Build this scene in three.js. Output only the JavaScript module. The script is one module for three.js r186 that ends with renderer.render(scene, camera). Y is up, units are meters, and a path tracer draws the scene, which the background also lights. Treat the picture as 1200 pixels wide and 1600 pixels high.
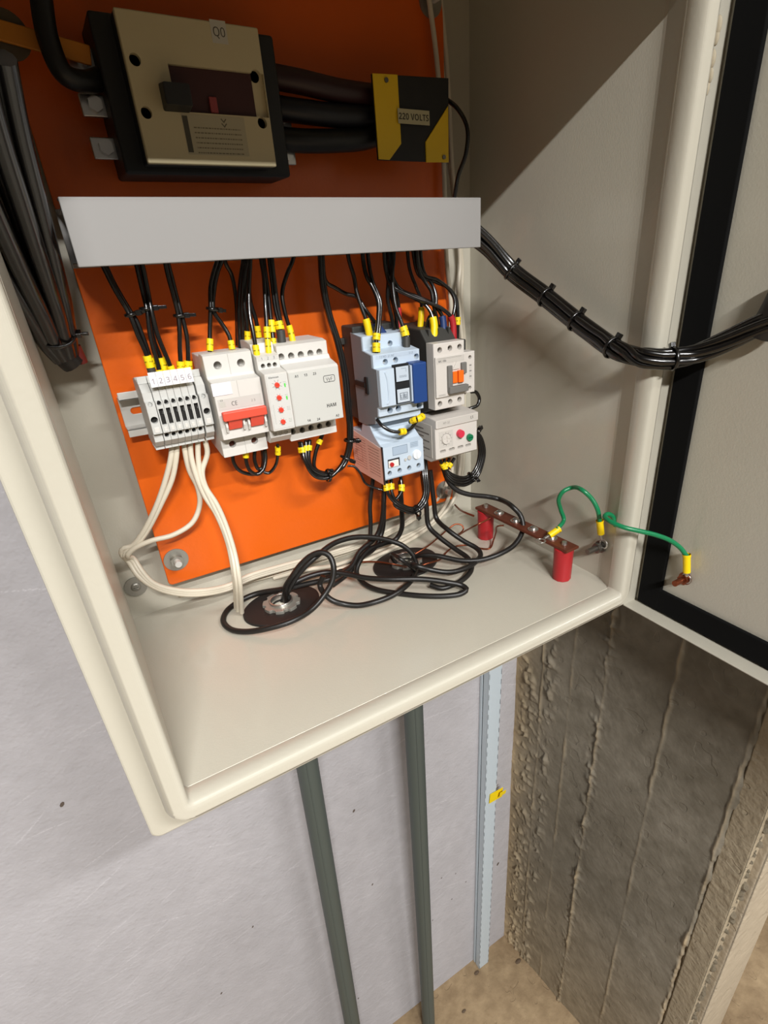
import * as THREE from 'three';
import { RoundedBoxGeometry } from 'three/addons/geometries/RoundedBoxGeometry.js';
import { mergeGeometries, toCreasedNormals } from 'three/addons/utils/BufferGeometryUtils.js';
import { RectAreaLightUniformsLib } from 'three/addons/lights/RectAreaLightUniformsLib.js';
import { Brush, Evaluator, SUBTRACTION } from 'three-bvh-csg';

// ---------- camera, lights, exposure ----------
const scene = new THREE.Scene();
scene.background = new THREE.Color(0x000000);
const CAM = { f: 859.782, cx: 653.32, cy: 846.998, p: new THREE.Vector3(0.009468, 0.298052, 0.523075),
  r: new THREE.Vector3(0.842177, -0.047596, 0.537096), u: new THREE.Vector3(0.284985, 0.884891, -0.368445), b: new THREE.Vector3(-0.457735, 0.46336, 0.758799) };
const camera = new THREE.PerspectiveCamera(2 * Math.atan(CAM.cy / CAM.f) * 180 / Math.PI, CAM.cx / CAM.cy, 0.02, 20);
camera.position.copy(CAM.p);
camera.quaternion.setFromRotationMatrix(new THREE.Matrix4().makeBasis(CAM.r, CAM.u, CAM.b));
camera.setViewOffset(2 * CAM.cx, 2 * CAM.cy, 0, 0, 1200, 1600);
const renderer = new THREE.WebGLRenderer({ antialias: true });
renderer.toneMapping = THREE.LinearToneMapping;
renderer.toneMappingExposure = 1.14;
renderer.shadowMap.enabled = true;
RectAreaLightUniformsLib.init();
const LAMPS = [  // x, y, z of the tube's middle, length along x, width, radiance, which lamp it is
  [-0.32, 1.40, 2.08, 0.6, 0.07, 770, 'long ceiling batten lamp in the middle of the room, facing the cabinet front'],
  [0.75, 1.40, 1.50, 0.9, 0.07, 185, 'second ceiling batten lamp, longer, right of the first and nearer to the cabinet wall'],
];
const LAMP_COLOR = 0xfffefc;

// ---------- helpers ----------
const V = (x, y, z) => new THREE.Vector3(x, y, z);
function ray(px, py) {
  return V(0, 0, 0).addScaledVector(CAM.r, (px - CAM.cx) / CAM.f).addScaledVector(CAM.u, -(py - CAM.cy) / CAM.f).sub(CAM.b);
}
// a measured picture point on the plane z, y or x = value, in metres
const atZ = (px, py, z) => { const d = ray(px, py); return d.multiplyScalar((z - CAM.p.z) / d.z).add(CAM.p); };
const atY = (px, py, y) => { const d = ray(px, py); return d.multiplyScalar((y - CAM.p.y) / d.y).add(CAM.p); };
const atX = (px, py, x) => { const d = ray(px, py); return d.multiplyScalar((x - CAM.p.x) / d.x).add(CAM.p); };
let seed = 7;
const rnd = () => { seed = (seed * 1664525 + 1013904223) >>> 0; return seed / 4294967296; };
const used = {};
function numbered(n) { const k = used[n] = (used[n] || 0) + 1; return k === 1 ? n : n + '_' + String(k - 1).padStart(3, '0'); }
function shade(m) { m.castShadow = true; m.receiveShadow = true; return m; }
function part(name, geo, mat, parent, label) {
  const m = shade(new THREE.Mesh(Array.isArray(geo) ? merge(geo) : geo, mat)); m.name = name; parent.add(m);
  if (label) m.userData.label = label;
  return m;
}
function tag(o, label, category, group) { o.userData.label = label; o.userData.category = category; if (group) o.userData.group = group; return o; }
function thing(name, label, category, pos, group) {
  const g = new THREE.Group(); g.name = numbered(name); if (pos) g.position.copy(pos); scene.add(g); return tag(g, label, category, group);
}
function struct(name, geo, mat) { const m = part(name, geo, mat, scene); m.userData.kind = 'structure'; return m; }
function merge(list) {
  return mergeGeometries(list.map(g => { let q = g.index ? g.toNonIndexed() : g; if (!q.attributes.uv) q.setAttribute('uv', new THREE.BufferAttribute(new Float32Array(q.attributes.position.count * 2), 2));
    for (const k of Object.keys(q.attributes)) if (!['position', 'normal', 'uv'].includes(k)) q.deleteAttribute(k); q.groups = []; return q; }), false);
}
const T = (g, x, y, z) => g.translate(x, y, z);
const box = (x0, x1, y0, y1, z0, z1, r = 0.0008, s = 2) => { const w = x1 - x0, h = y1 - y0, d = z1 - z0; r = Math.min(r, w / 2.01, h / 2.01, d / 2.01);
  return T(r > 0 ? new RoundedBoxGeometry(w, h, d, s, r) : new THREE.BoxGeometry(w, h, d), (x0 + x1) / 2, (y0 + y1) / 2, (z0 + z1) / 2); };
const cyl = (r, h, x, y, z, axis = 'z', r2 = r, n = 20) => { const g = new THREE.CylinderGeometry(r2, r, h, n); if (axis === 'z') g.rotateX(Math.PI / 2); if (axis === 'x') g.rotateZ(-Math.PI / 2); return T(g, x, y, z); };
// side profile [[z, y], ...] swept along x over width w, centred on x0
function prof(pts, w, x0 = 0, bevel = 0.0006) {
  const s = new THREE.Shape(pts.map(p => new THREE.Vector2(p[0], p[1])));
  const g = new THREE.ExtrudeGeometry(s, { depth: w - 2 * bevel, bevelEnabled: bevel > 0, bevelSize: bevel, bevelThickness: bevel, bevelOffset: -bevel, bevelSegments: 2 });
  g.translate(0, 0, -(w - 2 * bevel) / 2); g.rotateY(-Math.PI / 2); return T(g, x0, 0, 0);
}
// outline [[x, y], ...] extruded from z0 to z1
function slab(pts, z0, z1, bevel = 0.0004, holes = [], segs = 2) {
  const s = Array.isArray(pts) === false ? pts : new THREE.Shape(pts.map(p => new THREE.Vector2(p[0], p[1])));
  for (const h of holes) s.holes.push(h);
  const b = Math.min(bevel, (z1 - z0) / 2.1);
  const g = new THREE.ExtrudeGeometry(s, { depth: z1 - z0 - 2 * b, bevelEnabled: b > 0, bevelSize: b, bevelThickness: b, bevelOffset: -b, bevelSegments: segs, curveSegments: 10 });
  T(g, 0, 0, z0 + b); return segs > 2 ? toCreasedNormals(g, 0.7) : g;
}
function rrect(x0, x1, y0, y1, r, P = THREE.Shape) {
  const s = new P(); s.moveTo(x0 + r, y0); s.lineTo(x1 - r, y0); s.absarc(x1 - r, y0 + r, r, -Math.PI / 2, 0); s.lineTo(x1, y1 - r); s.absarc(x1 - r, y1 - r, r, 0, Math.PI / 2);
  s.lineTo(x0 + r, y1); s.absarc(x0 + r, y1 - r, r, Math.PI / 2, Math.PI); s.lineTo(x0, y0 + r); s.absarc(x0 + r, y0 + r, r, Math.PI, Math.PI * 1.5); return s;
}
const csg = new Evaluator(); csg.useGroups = false; csg.attributes = ['position', 'normal', 'uv'];
function cut(geo, holes) {
  let a = new Brush(merge([geo])); a.updateMatrixWorld();
  for (const h of holes) { const b = new Brush(merge([h])); b.updateMatrixWorld(); a = csg.evaluate(a, b, SUBTRACTION); a.updateMatrixWorld(); }
  return a.geometry;
}
function tube(pts, r, seg = 0, rad = 8, closedEnds = true, tension = 0.5) {
  const c = pts.getPoint ? pts : new THREE.CatmullRomCurve3(pts, false, 'centripetal', tension);
  const n = seg || Math.max(12, pts.length * 7);
  const list = [new THREE.TubeGeometry(c, n, r, rad, false)];
  if (closedEnds) for (const t of [0, 1]) { const p = c.getPoint(t), d = c.getTangent(t).multiplyScalar(t ? 1 : -1); const g = new THREE.CircleGeometry(r, rad); g.applyQuaternion(new THREE.Quaternion().setFromUnitVectors(V(0, 0, 1), d)); list.push(T(g, p.x, p.y, p.z)); }
  return merge(list);
}
function uvm(geo, s = 1) {  // uv in metres by the dominant normal
  const g = geo.index ? geo.toNonIndexed() : geo, p = g.attributes.position, n = g.attributes.normal, uv = new Float32Array(p.count * 2);
  for (let i = 0; i < p.count; i++) { const ax = Math.abs(n.getX(i)), ay = Math.abs(n.getY(i)), az = Math.abs(n.getZ(i));
    const q = az >= ax && az >= ay ? [p.getX(i), p.getY(i)] : ax >= ay ? [p.getZ(i), p.getY(i)] : [p.getX(i), p.getZ(i)];
    uv[2 * i] = q[0] * s; uv[2 * i + 1] = q[1] * s; }
  g.setAttribute('uv', new THREE.BufferAttribute(uv, 2)); return g;
}
// tileable value noise
function noiseGrid(n, sd) { const a = new Float32Array(n * n); let s = sd >>> 0; for (let i = 0; i < a.length; i++) { s = (s * 1664525 + 1013904223) >>> 0; a[i] = s / 4294967296; } return a; }
const NG = noiseGrid(256, 99);
function vn(x, y, per) { const xi = Math.floor(x), yi = Math.floor(y), fx = x - xi, fy = y - yi, u = fx * fx * (3 - 2 * fx), v = fy * fy * (3 - 2 * fy);
  const h = (a, b) => NG[(((b % per) + per) % per % 256) * 256 + (((a % per) + per) % per % 256)];
  return (h(xi, yi) * (1 - u) + h(xi + 1, yi) * u) * (1 - v) + (h(xi, yi + 1) * (1 - u) + h(xi + 1, yi + 1) * u) * v; }
function fbm(x, y, f, oct) { let a = 0, w = 0.5, s = 0; for (let o = 0; o < oct; o++) { a += w * vn(x * f, y * f, f); s += w; w *= 0.55; f *= 2; } return a / s; }
function dataTex(n, fn, repeat, color) {
  const d = new Uint8Array(n * n * 4);
  for (let j = 0; j < n; j++) for (let i = 0; i < n; i++) { const c = fn(i / n, j / n), k = 4 * (j * n + i); for (let q = 0; q < 3; q++) d[k + q] = Math.max(0, Math.min(255, Array.isArray(c) ? c[q] : c)); d[k + 3] = 255; }
  const t = new THREE.DataTexture(d, n, n); t.wrapS = t.wrapT = THREE.RepeatWrapping; t.magFilter = THREE.LinearFilter; t.minFilter = THREE.LinearMipmapLinearFilter; t.generateMipmaps = true;
  if (color) t.colorSpace = THREE.SRGBColorSpace; t.repeat.set(repeat, repeat); t.needsUpdate = true; return t;
}
function canvasTex(w, h, draw) {
  const c = document.createElement('canvas'); c.width = w; c.height = h; const x = c.getContext('2d'); draw(x, w, h);
  const t = new THREE.CanvasTexture(c); t.colorSpace = THREE.SRGBColorSpace; t.magFilter = THREE.LinearFilter; t.anisotropy = 8; return t;
}
const M = (color, rough = 0.5, metal = 0, extra = {}) => new THREE.MeshStandardMaterial({ color, roughness: rough, metalness: metal, ...extra });

// ---------- materials ----------
const peelTex = dataTex(256, (x, y) => 255 * fbm(x, y, 32, 3), 12);
const beige = new THREE.MeshPhysicalMaterial({ color: 0xbcb7a8, roughness: 0.38, bumpMap: peelTex, bumpScale: 0.00008, clearcoat: 0.5, clearcoatRoughness: 0.12 });
const scratch = new Float32Array(1024 * 1024);
for (let k = 0; k < 520; k++) { let x = rnd() * 1024, y = rnd() * 1024, a = (rnd() - 0.5) * 1.1, c = (rnd() - 0.5) * 0.012; const n = 12 + rnd() * 80, v = 0.3 + rnd() * 0.7; for (let i = 0; i < n; i++) { scratch[((y | 0) & 1023) * 1024 + ((x | 0) & 1023)] = v * Math.sin(Math.PI * i / n) * (rnd() < 0.8 ? 1 : 0.2); x += Math.cos(a); y += Math.sin(a); a += c; } }
const wallTex = dataTex(1024, (x, y) => { const sc = scratch[Math.round(y * 1024) * 1024 + Math.round(x * 1024)] * 26; const a = fbm(x, y, 6, 4), b = fbm(x, y, 90, 2); const k = (a - 0.5) * 26 + (b - 0.5) * 10; return [214 + k + sc, 209 + k + sc, 207 + k + sc]; }, 0.8, true);
const wallBump = dataTex(1024, (x, y) => { const warp = fbm(x, y, 8, 2) * 0.06; const streak = Math.pow(fbm(x * 1 + 0, y + warp, 64, 2), 2); const fine = fbm(x, y, 200, 2); return 255 * (0.5 * fine + 0.5 * streak); }, 1.6);
const plaster = M(0xd0d2d8, 0.8, 0, { map: wallTex, bumpMap: wallBump, bumpScale: 0.0008 });
const concTex = dataTex(1024, (x, y) => { const a = fbm(x, y, 5, 5), b = fbm(x, y, 60, 3), s = fbm(x * 1, y, 3, 3); const k = (a - 0.5) * 60 + (b - 0.5) * 34; const w = Math.max(0, s - 0.45) * 60; return [150 + k + w, 142 + k + w * 0.75, 124 + k + w * 0.35]; }, 1.0, true);
const concBump = dataTex(1024, (x, y) => { const f = fbm(x, y, 48, 4); const pit = fbm(x, y, 26, 2) > 0.74 ? -0.35 : 0; return 255 * (0.5 + (f - 0.5) * 0.8 + pit); }, 2.0);
const concrete = M(0xffffff, 0.85, 0, { map: concTex, bumpMap: concBump, bumpScale: 0.0012, vertexColors: true });
const floorTex = dataTex(1024, (x, y) => { const a = fbm(x, y, 6, 5), b = fbm(x, y, 70, 3); const k = (a - 0.5) * 70 + (b - 0.5) * 40; return [182 + k, 160 + k, 128 + k * 0.9]; }, 0.9, true);
const floorMat = M(0xc2bcb4, 0.9, 0, { map: floorTex, bumpMap: concBump, bumpScale: 0.002 });
const orange = M(0xdc600e, 0.36, 0, { bumpMap: peelTex, bumpScale: 0.0001 });
const ductGrey = M(0x8b8987, 0.55);
const blackRubber = new THREE.MeshPhysicalMaterial({ color: 0x080808, roughness: 0.9, specularIntensity: 0.35 });
const blackPVC = new THREE.MeshPhysicalMaterial({ color: 0x0e0c0b, roughness: 0.26, clearcoat: 0.5, clearcoatRoughness: 0.12 });
const blackMatt = M(0x171412, 0.42);
const whitePVC = M(0xd0c7b4, 0.42);
const greenPVC = M(0x0f7a4c, 0.35);
const yellow = M(0xf2cf06, 0.45);
const yellowPrint = M(0xffffff, 0.5, 0, { map: canvasTex(128, 64, c => { c.fillStyle = '#f0cd08'; c.fillRect(0, 0, 128, 64); c.fillStyle = '#2a2304'; c.font = 'bold 20px sans-serif'; for (let k = 0; k < 4; k++) { c.save(); c.translate(64, 10 + k * 16); c.rotate(Math.PI / 2); c.fillText('2N'[k % 2], -6, 8); c.restore(); } }) });
const red = M(0xa92026, 0.4);
const blue = M(0x1d3566, 0.45);
const boltZinc = M(0x97948b, 0.38, 0.5);
const copper = M(0x8a4a30, 0.35, 0.85);
const copperBar = M(0x6f3a28, 0.5, 0.45);
const steel = M(0xc9c7c2, 0.28, 0.95);
const steelDark = M(0x77736c, 0.4, 0.9);
const zinc = M(0xcac8c2, 0.42, 0.2);
const devWhite = M(0xcecbc5, 0.45);
const devGrey = M(0xc9cac6, 0.5);
const wegBlue = M(0xbccad8, 0.42);
const wegGrey = M(0x7f8388, 0.55);
const darkGrey = M(0x34332f, 0.6);
const holeDark = M(0x15120f, 0.8);
const lsWhite = M(0xcfc9c2, 0.42);

// ---------- the room ----------
struct('floor', uvm(box(-2, 2.1, -1.24, -1.13, -0.11, 3.3, 0)), floorMat);
struct('ceiling', uvm(box(-2.1, 2.2, 1.47, 1.57, -0.11, 3.4, 0)), M(0x4a4640, 0.9));
struct('wall_back', uvm(box(-2, 2.1, -1.13, 1.47, -0.11, -0.01, 0)), plaster);
struct('wall_left', uvm(box(-2.1, -2, -1.24, 1.47, -0.11, 3.3, 0)), M(0x3c3833, 0.9));
struct('wall_far', uvm(box(-2.1, 2.2, -1.24, 1.47, 3.3, 3.4, 0)), M(0x3c3833, 0.9));
{ // bare concrete wall end beside the cabinet: board-marked face with raised joints and a chipped corner
  const NZ = 200, NY = 420, z0 = -0.01, z1 = 0.368, y0 = -1.14, y1 = 0.32;
  const joints = [[0.098, 0.0012, 0.4, 0.05], [0.152, 0.0034, 0.75, 0.05], [0.243, 0.0022, 0.5, 0.0], [0.337, 0.003, 0.8, 0.0], [0.045, 0.002, 0.5, 0.5]];
  const P = [], C = [], I = [];
  for (let j = 0; j <= NY; j++) for (let i = 0; i <= NZ; i++) {
    const z = z0 + (z1 - z0) * i / NZ, y = y0 + (y1 - y0) * j / NY;
    let h = (fbm(z * 1.3 + 0.3, y * 0.7 + 3, 5, 3) - 0.5) * 0.006, ridge = 0;
    for (const [jz, amp, thick] of joints) { const w = (fbm(0.37, y + jz * 9 + 4, 60, 2) - 0.5) * 0.0035, gap = 0.25 + Math.max(0, fbm(0.71, y + jz * 5 + 4, 14, 2) * 1.8 - 0.7);
      const k = Math.exp(-Math.pow((z - jz + w) / (0.0009 + 0.0012 * gap), 2)) * gap; h += amp * 1.3 * k; ridge += k * thick * 1.5; }
    const lump = fbm(z * 1.0, y * 1.0 + 4, 110, 2), cornerBand = Math.exp(-Math.pow((z - 0.02) / 0.02, 2)) + 0.8 * Math.exp(-Math.pow((z - 0.06) / 0.012, 2)) + 0.6 * Math.exp(-Math.pow((z - 0.15) / 0.012, 2));
    h += Math.max(0, lump - 0.55) * 0.022 * cornerBand;
    const edge = 0.338 - 0.01 * Math.max(0, -0.45 - y) + (fbm(0.2, y + 4, 40, 3) - 0.5) * 0.012;
    if (z > edge) { const d = Math.min(1, (z - edge) / 0.006); h -= d * (0.003 + 0.02 * Math.max(0, fbm(z * 1.4, y * 0.8 + 4 + z * 1.5, 90, 2) - 0.25) * (y < -0.36 ? 1 : 0.6)); }
    P.push(0.509 + 0.1 * (z + 0.01) - h, y, z);
    const tan = Math.exp(-(z + 0.01) / 0.03) * 0.9 + ridge * 0.5; const lo = y < -0.7 ? Math.min(1, (-0.7 - y) / 0.4) * 0.35 : 0; const t = Math.min(1, tan * (0.6 + lump * 0.6) + lo);
    C.push(0.62 + 0.95 * t, 0.62 + 0.72 * t, 0.64 + 0.42 * t);
  }
  for (let j = 0; j < NY; j++) for (let i = 0; i < NZ; i++) { const a = j * (NZ + 1) + i, b = a + 1, c = a + NZ + 1, d = c + 1; I.push(a, b, c, b, d, c); }
  const g = new THREE.BufferGeometry(); g.setAttribute('position', new THREE.Float32BufferAttribute(P, 3)); g.setAttribute('color', new THREE.Float32BufferAttribute(C, 3)); g.setIndex(I); g.computeVertexNormals();
  const uv = new Float32Array(P.length / 3 * 2); for (let i = 0; i < P.length / 3; i++) { uv[2 * i] = P[3 * i + 2]; uv[2 * i + 1] = P[3 * i + 1]; } g.setAttribute('uv', new THREE.BufferAttribute(uv, 2));
  struct('wall_right', g, concrete);
  const core = merge([uvm(box(0.55, 0.665, -1.14, 1.47, -0.01, 0.372, 0)), uvm(box(0.565, 0.67, -1.14, 1.47, 0.36, 0.386, 0.006))]);
  struct('wall_right_end', core, M(0xffffff, 0.85, 0, { map: wallTex, color: 0xcbc0a8, bumpMap: concBump, bumpScale: 0.002 }));
  const sh = []; for (let k = 0; k < 70; k++) { const y = -1.13 + k * 0.0125 + rnd() * 0.01, s = 0.003 + rnd() * 0.005; const q = new THREE.DodecahedronGeometry(s, 0); q.scale(0.7, 0.5 + rnd(), 0.9); q.rotateX(rnd() * 3); sh.push(T(q, 0.552 + rnd() * 0.004, y, 0.3715 + rnd() * 0.004)); }
  sh.push(uvm(box(0.545, 0.6, -1.14, 1.47, 0.34, 0.374, 0.003)));
  struct('trim_1', sh, M(0x9c8f78, 0.9, 0, { bumpMap: concBump, bumpScale: 0.003 }));
  struct('wall_side', uvm(box(2.1, 2.2, -1.24, 1.47, -0.11, 3.3, 0)), M(0x6b5a48, 0.9));
}
{ // specks on the white wall
  const wall = scene.getObjectByName('wall_back'), m = M(0x5d5148, 0.9);
  for (const [px, py, r] of [[97, 1257, 0.003], [553, 1267, 0.0028], [582, 1382, 0.0022], [395, 1448, 0.0018], [346, 1552, 0.002], [690, 1372, 0.0018], [712, 1365, 0.0016], [728, 1378, 0.0016], [706, 1405, 0.0018], [676, 1438, 0.0016], [560, 1560, 0.002], [778, 1350, 0.004]]) { const p = atZ(px, py, -0.0097), g = new THREE.CircleGeometry(r, 7); g.scale(0.7, 1.2, 1).rotateZ(-0.5); part('speck', T(g, p.x, p.y, p.z), m, wall); }
}
for (const [x, y, z, len, wid, L, label] of LAMPS) {
  const t = thing('ceiling_light', label, 'lamp', V(x, y, z));
  part('housing', box(-len / 2 - 0.03, len / 2 + 0.03, 0.008, 0.07, -0.06, 0.06, 0.006), M(0xeeeeea, 0.5), t);
  part('diffuser', box(-len / 2, len / 2, 0.001, 0.012, -wid / 2, wid / 2, 0.004), new THREE.MeshStandardMaterial({ color: 0xffffff, roughness: 0.6, emissive: LAMP_COLOR, emissiveIntensity: 6 }), t);
  const l = new THREE.RectAreaLight(LAMP_COLOR, L, len, wid); l.position.set(0, -0.002, 0); l.rotation.x = -Math.PI / 2; l.name = 'lamp_light'; t.add(l);
}

// ---------- the cabinet ----------
const D = 0.2308, TOP = 0.4447;
const cab = thing('electrical_cabinet', 'beige painted steel wall cabinet standing open with a rounded front lip', 'cabinet', V(0, 0, 0));
part('back_panel', box(-0.0265, 0.4265, -0.0265, 0.5482, -0.009, 0, 0.0005), beige, cab);
part('side_panel', box(-0.0265, 0, -0.0265, 0.5482, -0.009, 0.2312, 0.0006), beige, cab);
part('side_panel', box(0.408, 0.4265, -0.0265, 0.5482, -0.009, 0.2312, 0.0006), beige, cab);
part('wall_fold', slab([[0.4002, 0.2315], [0.4095, 0.2315], [0.4095, 0.205], [0.4082, 0.2085], [0.4075, 0.2125]].map(q => [q[0], q[1]]), 0, TOP + 0.015, 0).rotateX(Math.PI / 2).translate(0, TOP + 0.01, 0), beige, cab);
part('floor_panel', box(-0.026, 0.426, -0.0265, 0, -0.009, 0.2312, 0.0006), beige, cab);
part('top_panel', box(-0.026, 0.426, 0.522, 0.5482, -0.009, 0.2312, 0.0006), beige, cab);
part('front_flange', slab(rrect(-0.0265, 0.4265, -0.0265, 0.5482, 0.007), 0.2312, 0.235, 0.0012, [rrect(-0.006, 0.406, -0.006, TOP + 0.006, 0.004, THREE.Path)]), beige, cab);
part('front_lip', slab(rrect(-0.0138, 0.4138, -0.0138, TOP + 0.0138, 0.017), 0.2275, 0.2475, 0.0045, [rrect(-0.0002, 0.4002, -0.0002, TOP, 0.003, THREE.Path)], 7), beige, cab);
{ // fixing screw through the back, low in the left corner
  const p = atZ(212, 916, 0), g = new THREE.Group(); g.name = 'fixing_screw'; g.position.copy(p); cab.add(g);
  part('washer', cut(cyl(0.0098, 0.0016, 0, 0, 0.0008, 'z', 0.0098, 32), [cyl(0.0045, 0.004, 0, 0, 0.001)]), boltZinc, g);
  part('screw_head', cut(new THREE.SphereGeometry(0.0046, 20, 10).scale(1, 1, 0.55).translate(0, 0, 0.0012), [box(-0.0025, 0.0025, -0.0006, 0.0006, 0.0022, 0.006, 0), box(-0.0006, 0.0006, -0.0025, 0.0025, 0.0022, 0.006, 0)]), boltZinc, g);
}
{ // worn line of primer along the inner edge of the lip, left
  const P = [], I = [], n = 90; for (let i = 0; i <= n; i++) { const y = 0.12 + 0.17 * i / n, w = 0.0008 + 0.0016 * Math.max(0, fbm(0.3, y * 3, 40, 2) - 0.35) * (i % 7 ? 1 : 0.4), z = 0.2365 + (fbm(0.6, y, 30, 2) - 0.5) * 0.002; P.push(0.0003, y, z - w, 0.0003, y, z + w); if (i < n) { const a = 2 * i; I.push(a, a + 1, a + 2, a + 1, a + 3, a + 2); } }
  const g = new THREE.BufferGeometry(); g.setAttribute('position', new THREE.Float32BufferAttribute(P, 3)); g.setIndex(I); g.computeVertexNormals(); part('worn_edge_line', g, M(0xb5674a, 0.6), cab, 'orange primer showing along the worn edge');
}
for (const [px, py, s] of [[1122, 40, 0.0036], [1119, 58, 0.003], [1113, 92, 0.0034], [1110, 118, 0.0028], [1104, 138, 0.003], [1008, 752, 0.0028]]) { const p = atX(px, py, 0.4142), g = new THREE.IcosahedronGeometry(s, 1); g.scale(0.5, 1.5, 0.7); part('foam_residue', T(g, 0.4142, p.y, Math.min(0.246, Math.max(0.238, p.z))), M(0xa79c86, 0.8), cab); }
{ // door, swung open to the right
  const x1 = 0.4415, x0 = 0.4225, y0 = -0.028, y1 = 0.5496, z0 = 0.2335, z1 = 0.68, e = 0.0014;
  const door = part('door', box(x1, x1 + 0.0015, y0, y1, z0, z1, 0.0005), beige, cab, 'open door hinged on the right');
  part('door_flange', [box(x0, x1 + 0.001, y0, y0 + e, z0, z1, 0.0005), box(x0, x1 + 0.001, y1 - e, y1, z0, z1, 0.0005), box(x0, x1 + 0.001, y0, y1, z0, z0 + e, 0.0005), box(x0, x1 + 0.001, y0, y1, z1 - e, z1, 0.0005)], beige, door);
  const gz = 0.0235, ga = 0.0045;
  part('gasket_strip', [box(x1 - ga, x1, y0 + 0.003, y1 - 0.003, z0 + 0.0055, z0 + 0.0055 + gz, 0.0012), box(x1 - ga, x1, y0 + 0.003, y1 - 0.003, z1 - 0.004 - gz, z1 - 0.004, 0.0012),
    box(x1 - ga + 0.0002, x1, y0 + 0.003, y0 + 0.003 + gz, z0 + 0.006, z1 - 0.006, 0.0012), box(x1 - ga + 0.0002, x1, y1 - 0.003 - gz, y1 - 0.003, z0 + 0.006, z1 - 0.006, 0.0012)], blackRubber, door, 'black foam gasket');
  const p = atX(1072, 903, x1);
  part('earth_stud', [cyl(0.0028, 0.016, x1 - 0.009, p.y, p.z, 'x'), cyl(0.0052, 0.004, x1 - 0.004, p.y, p.z, 'x', 0.0052, 6), cyl(0.0062, 0.0012, x1 - 0.0014, p.y, p.z, 'x')], copper, door, 'copper earth stud with nut');
  const q = atX(943, 852, 0.408);
  part('earth_stud', [cyl(0.0028, 0.02, 0.3955, q.y, q.z, 'x'), cyl(0.0052, 0.004, 0.399, q.y, q.z, 'x', 0.0052, 6), cyl(0.0062, 0.0012, 0.4035, q.y, q.z, 'x')], steelDark, cab, 'dark earth stud with nut');
}

// ---------- mounting plate, duct, rails ----------
const PZ = 0.022;
{
  const t = thing('mounting_plate', 'bright orange steel mounting plate bolted inside the beige cabinet', 'plate', V(0.0375, 0.034, PZ));
  const w = 0.3265, h = 0.462;
  part('sheet', slab(rrect(0, w, 0, h, 0.004), -0.0022, 0, 0.0007), orange, t);
  part('stiffening_fold', [box(0.002, w - 0.03, 0.001, 0.003, -0.012, -0.001, 0.0004)], orange, t);
  for (const [bx, by] of [[0.0118, 0.0245], [0.3132, 0.0157], [0.0118, 0.447], [0.3132, 0.447]]) {
    const b = new THREE.Group(); b.name = 'bolt'; b.position.set(bx, by, 0); t.add(b);
    part('washer', cyl(0.0108, 0.0014, 0, 0, 0.0007, 'z', 0.0108, 30), boltZinc, b);
    part('nut', cyl(0.0058, 0.0048, 0, 0, 0.0036, 'z', 0.0058, 6), boltZinc, b);
    part('threaded_end', cyl(0.0032, 0.010, 0, 0, 0.0072, 'z', 0.003), zinc, b);
  }
}
const DZ = 0.103;
{
  const t = thing('wiring_duct', 'long grey plastic wiring duct across the orange plate above the switchgear', 'duct', V(0.036, 0.3005, PZ));
  const L = 0.305, H = 0.0362, d = DZ - PZ;
  part('cover', [box(0, L, 0, H, d - 0.0016, d, 0.0007), box(0, L, H - 0.0014, H, d - 0.012, d - 0.0005, 0.0005), box(0, L, 0.0002, 0.0016, d - 0.010, d - 0.0005, 0.0005)], ductGrey, t);
  const fl = [box(0.001, L - 0.001, 0, H, 0, 0.0016, 0.0005)]; for (let k = 0; k < 24; k++) for (const y of [0.0022, H - 0.0036]) fl.push(box(0.002 + k * 0.0126, 0.0098 + k * 0.0126, y, y + 0.0014, 0.001, d - 0.002, 0.0004));
  part('slotted_channel', fl, ductGrey, t);
}
function dinRail(x0, x1, y, label, z) {
  const t = thing('mounting_rail', label, 'rail', V(x0, y, PZ)); const L = x1 - x0, d = z - PZ, slots = [];
  for (let x = 0.0068; x < L; x += 0.0255) slots.push(rrect(x, x + 0.0125, -0.0027, 0.0027, 0.0026, THREE.Path));
  part('web', slab([[0, -0.0125], [L, -0.0125], [L, 0.0125], [0, 0.0125]], 0, 0.0014, 0.0002, slots), zinc, t);
  part('edge_flange', [box(0, L, 0.0112, 0.0125, 0, d, 0.0004), box(0, L, 0.0112, 0.0175, d - 0.0013, d, 0.0004)], zinc, t);
  part('edge_flange', [box(0, L, -0.0125, -0.0112, 0, d, 0.0004), box(0, L, -0.0175, -0.0112, d - 0.0013, d, 0.0004)], zinc, t);
}
const RZ = 0.036, RY = 0.1968;
dinRail(0.0405, 0.218, RY, 'perforated zinc mounting rail carrying the terminals, breaker and relays', RZ);

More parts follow.
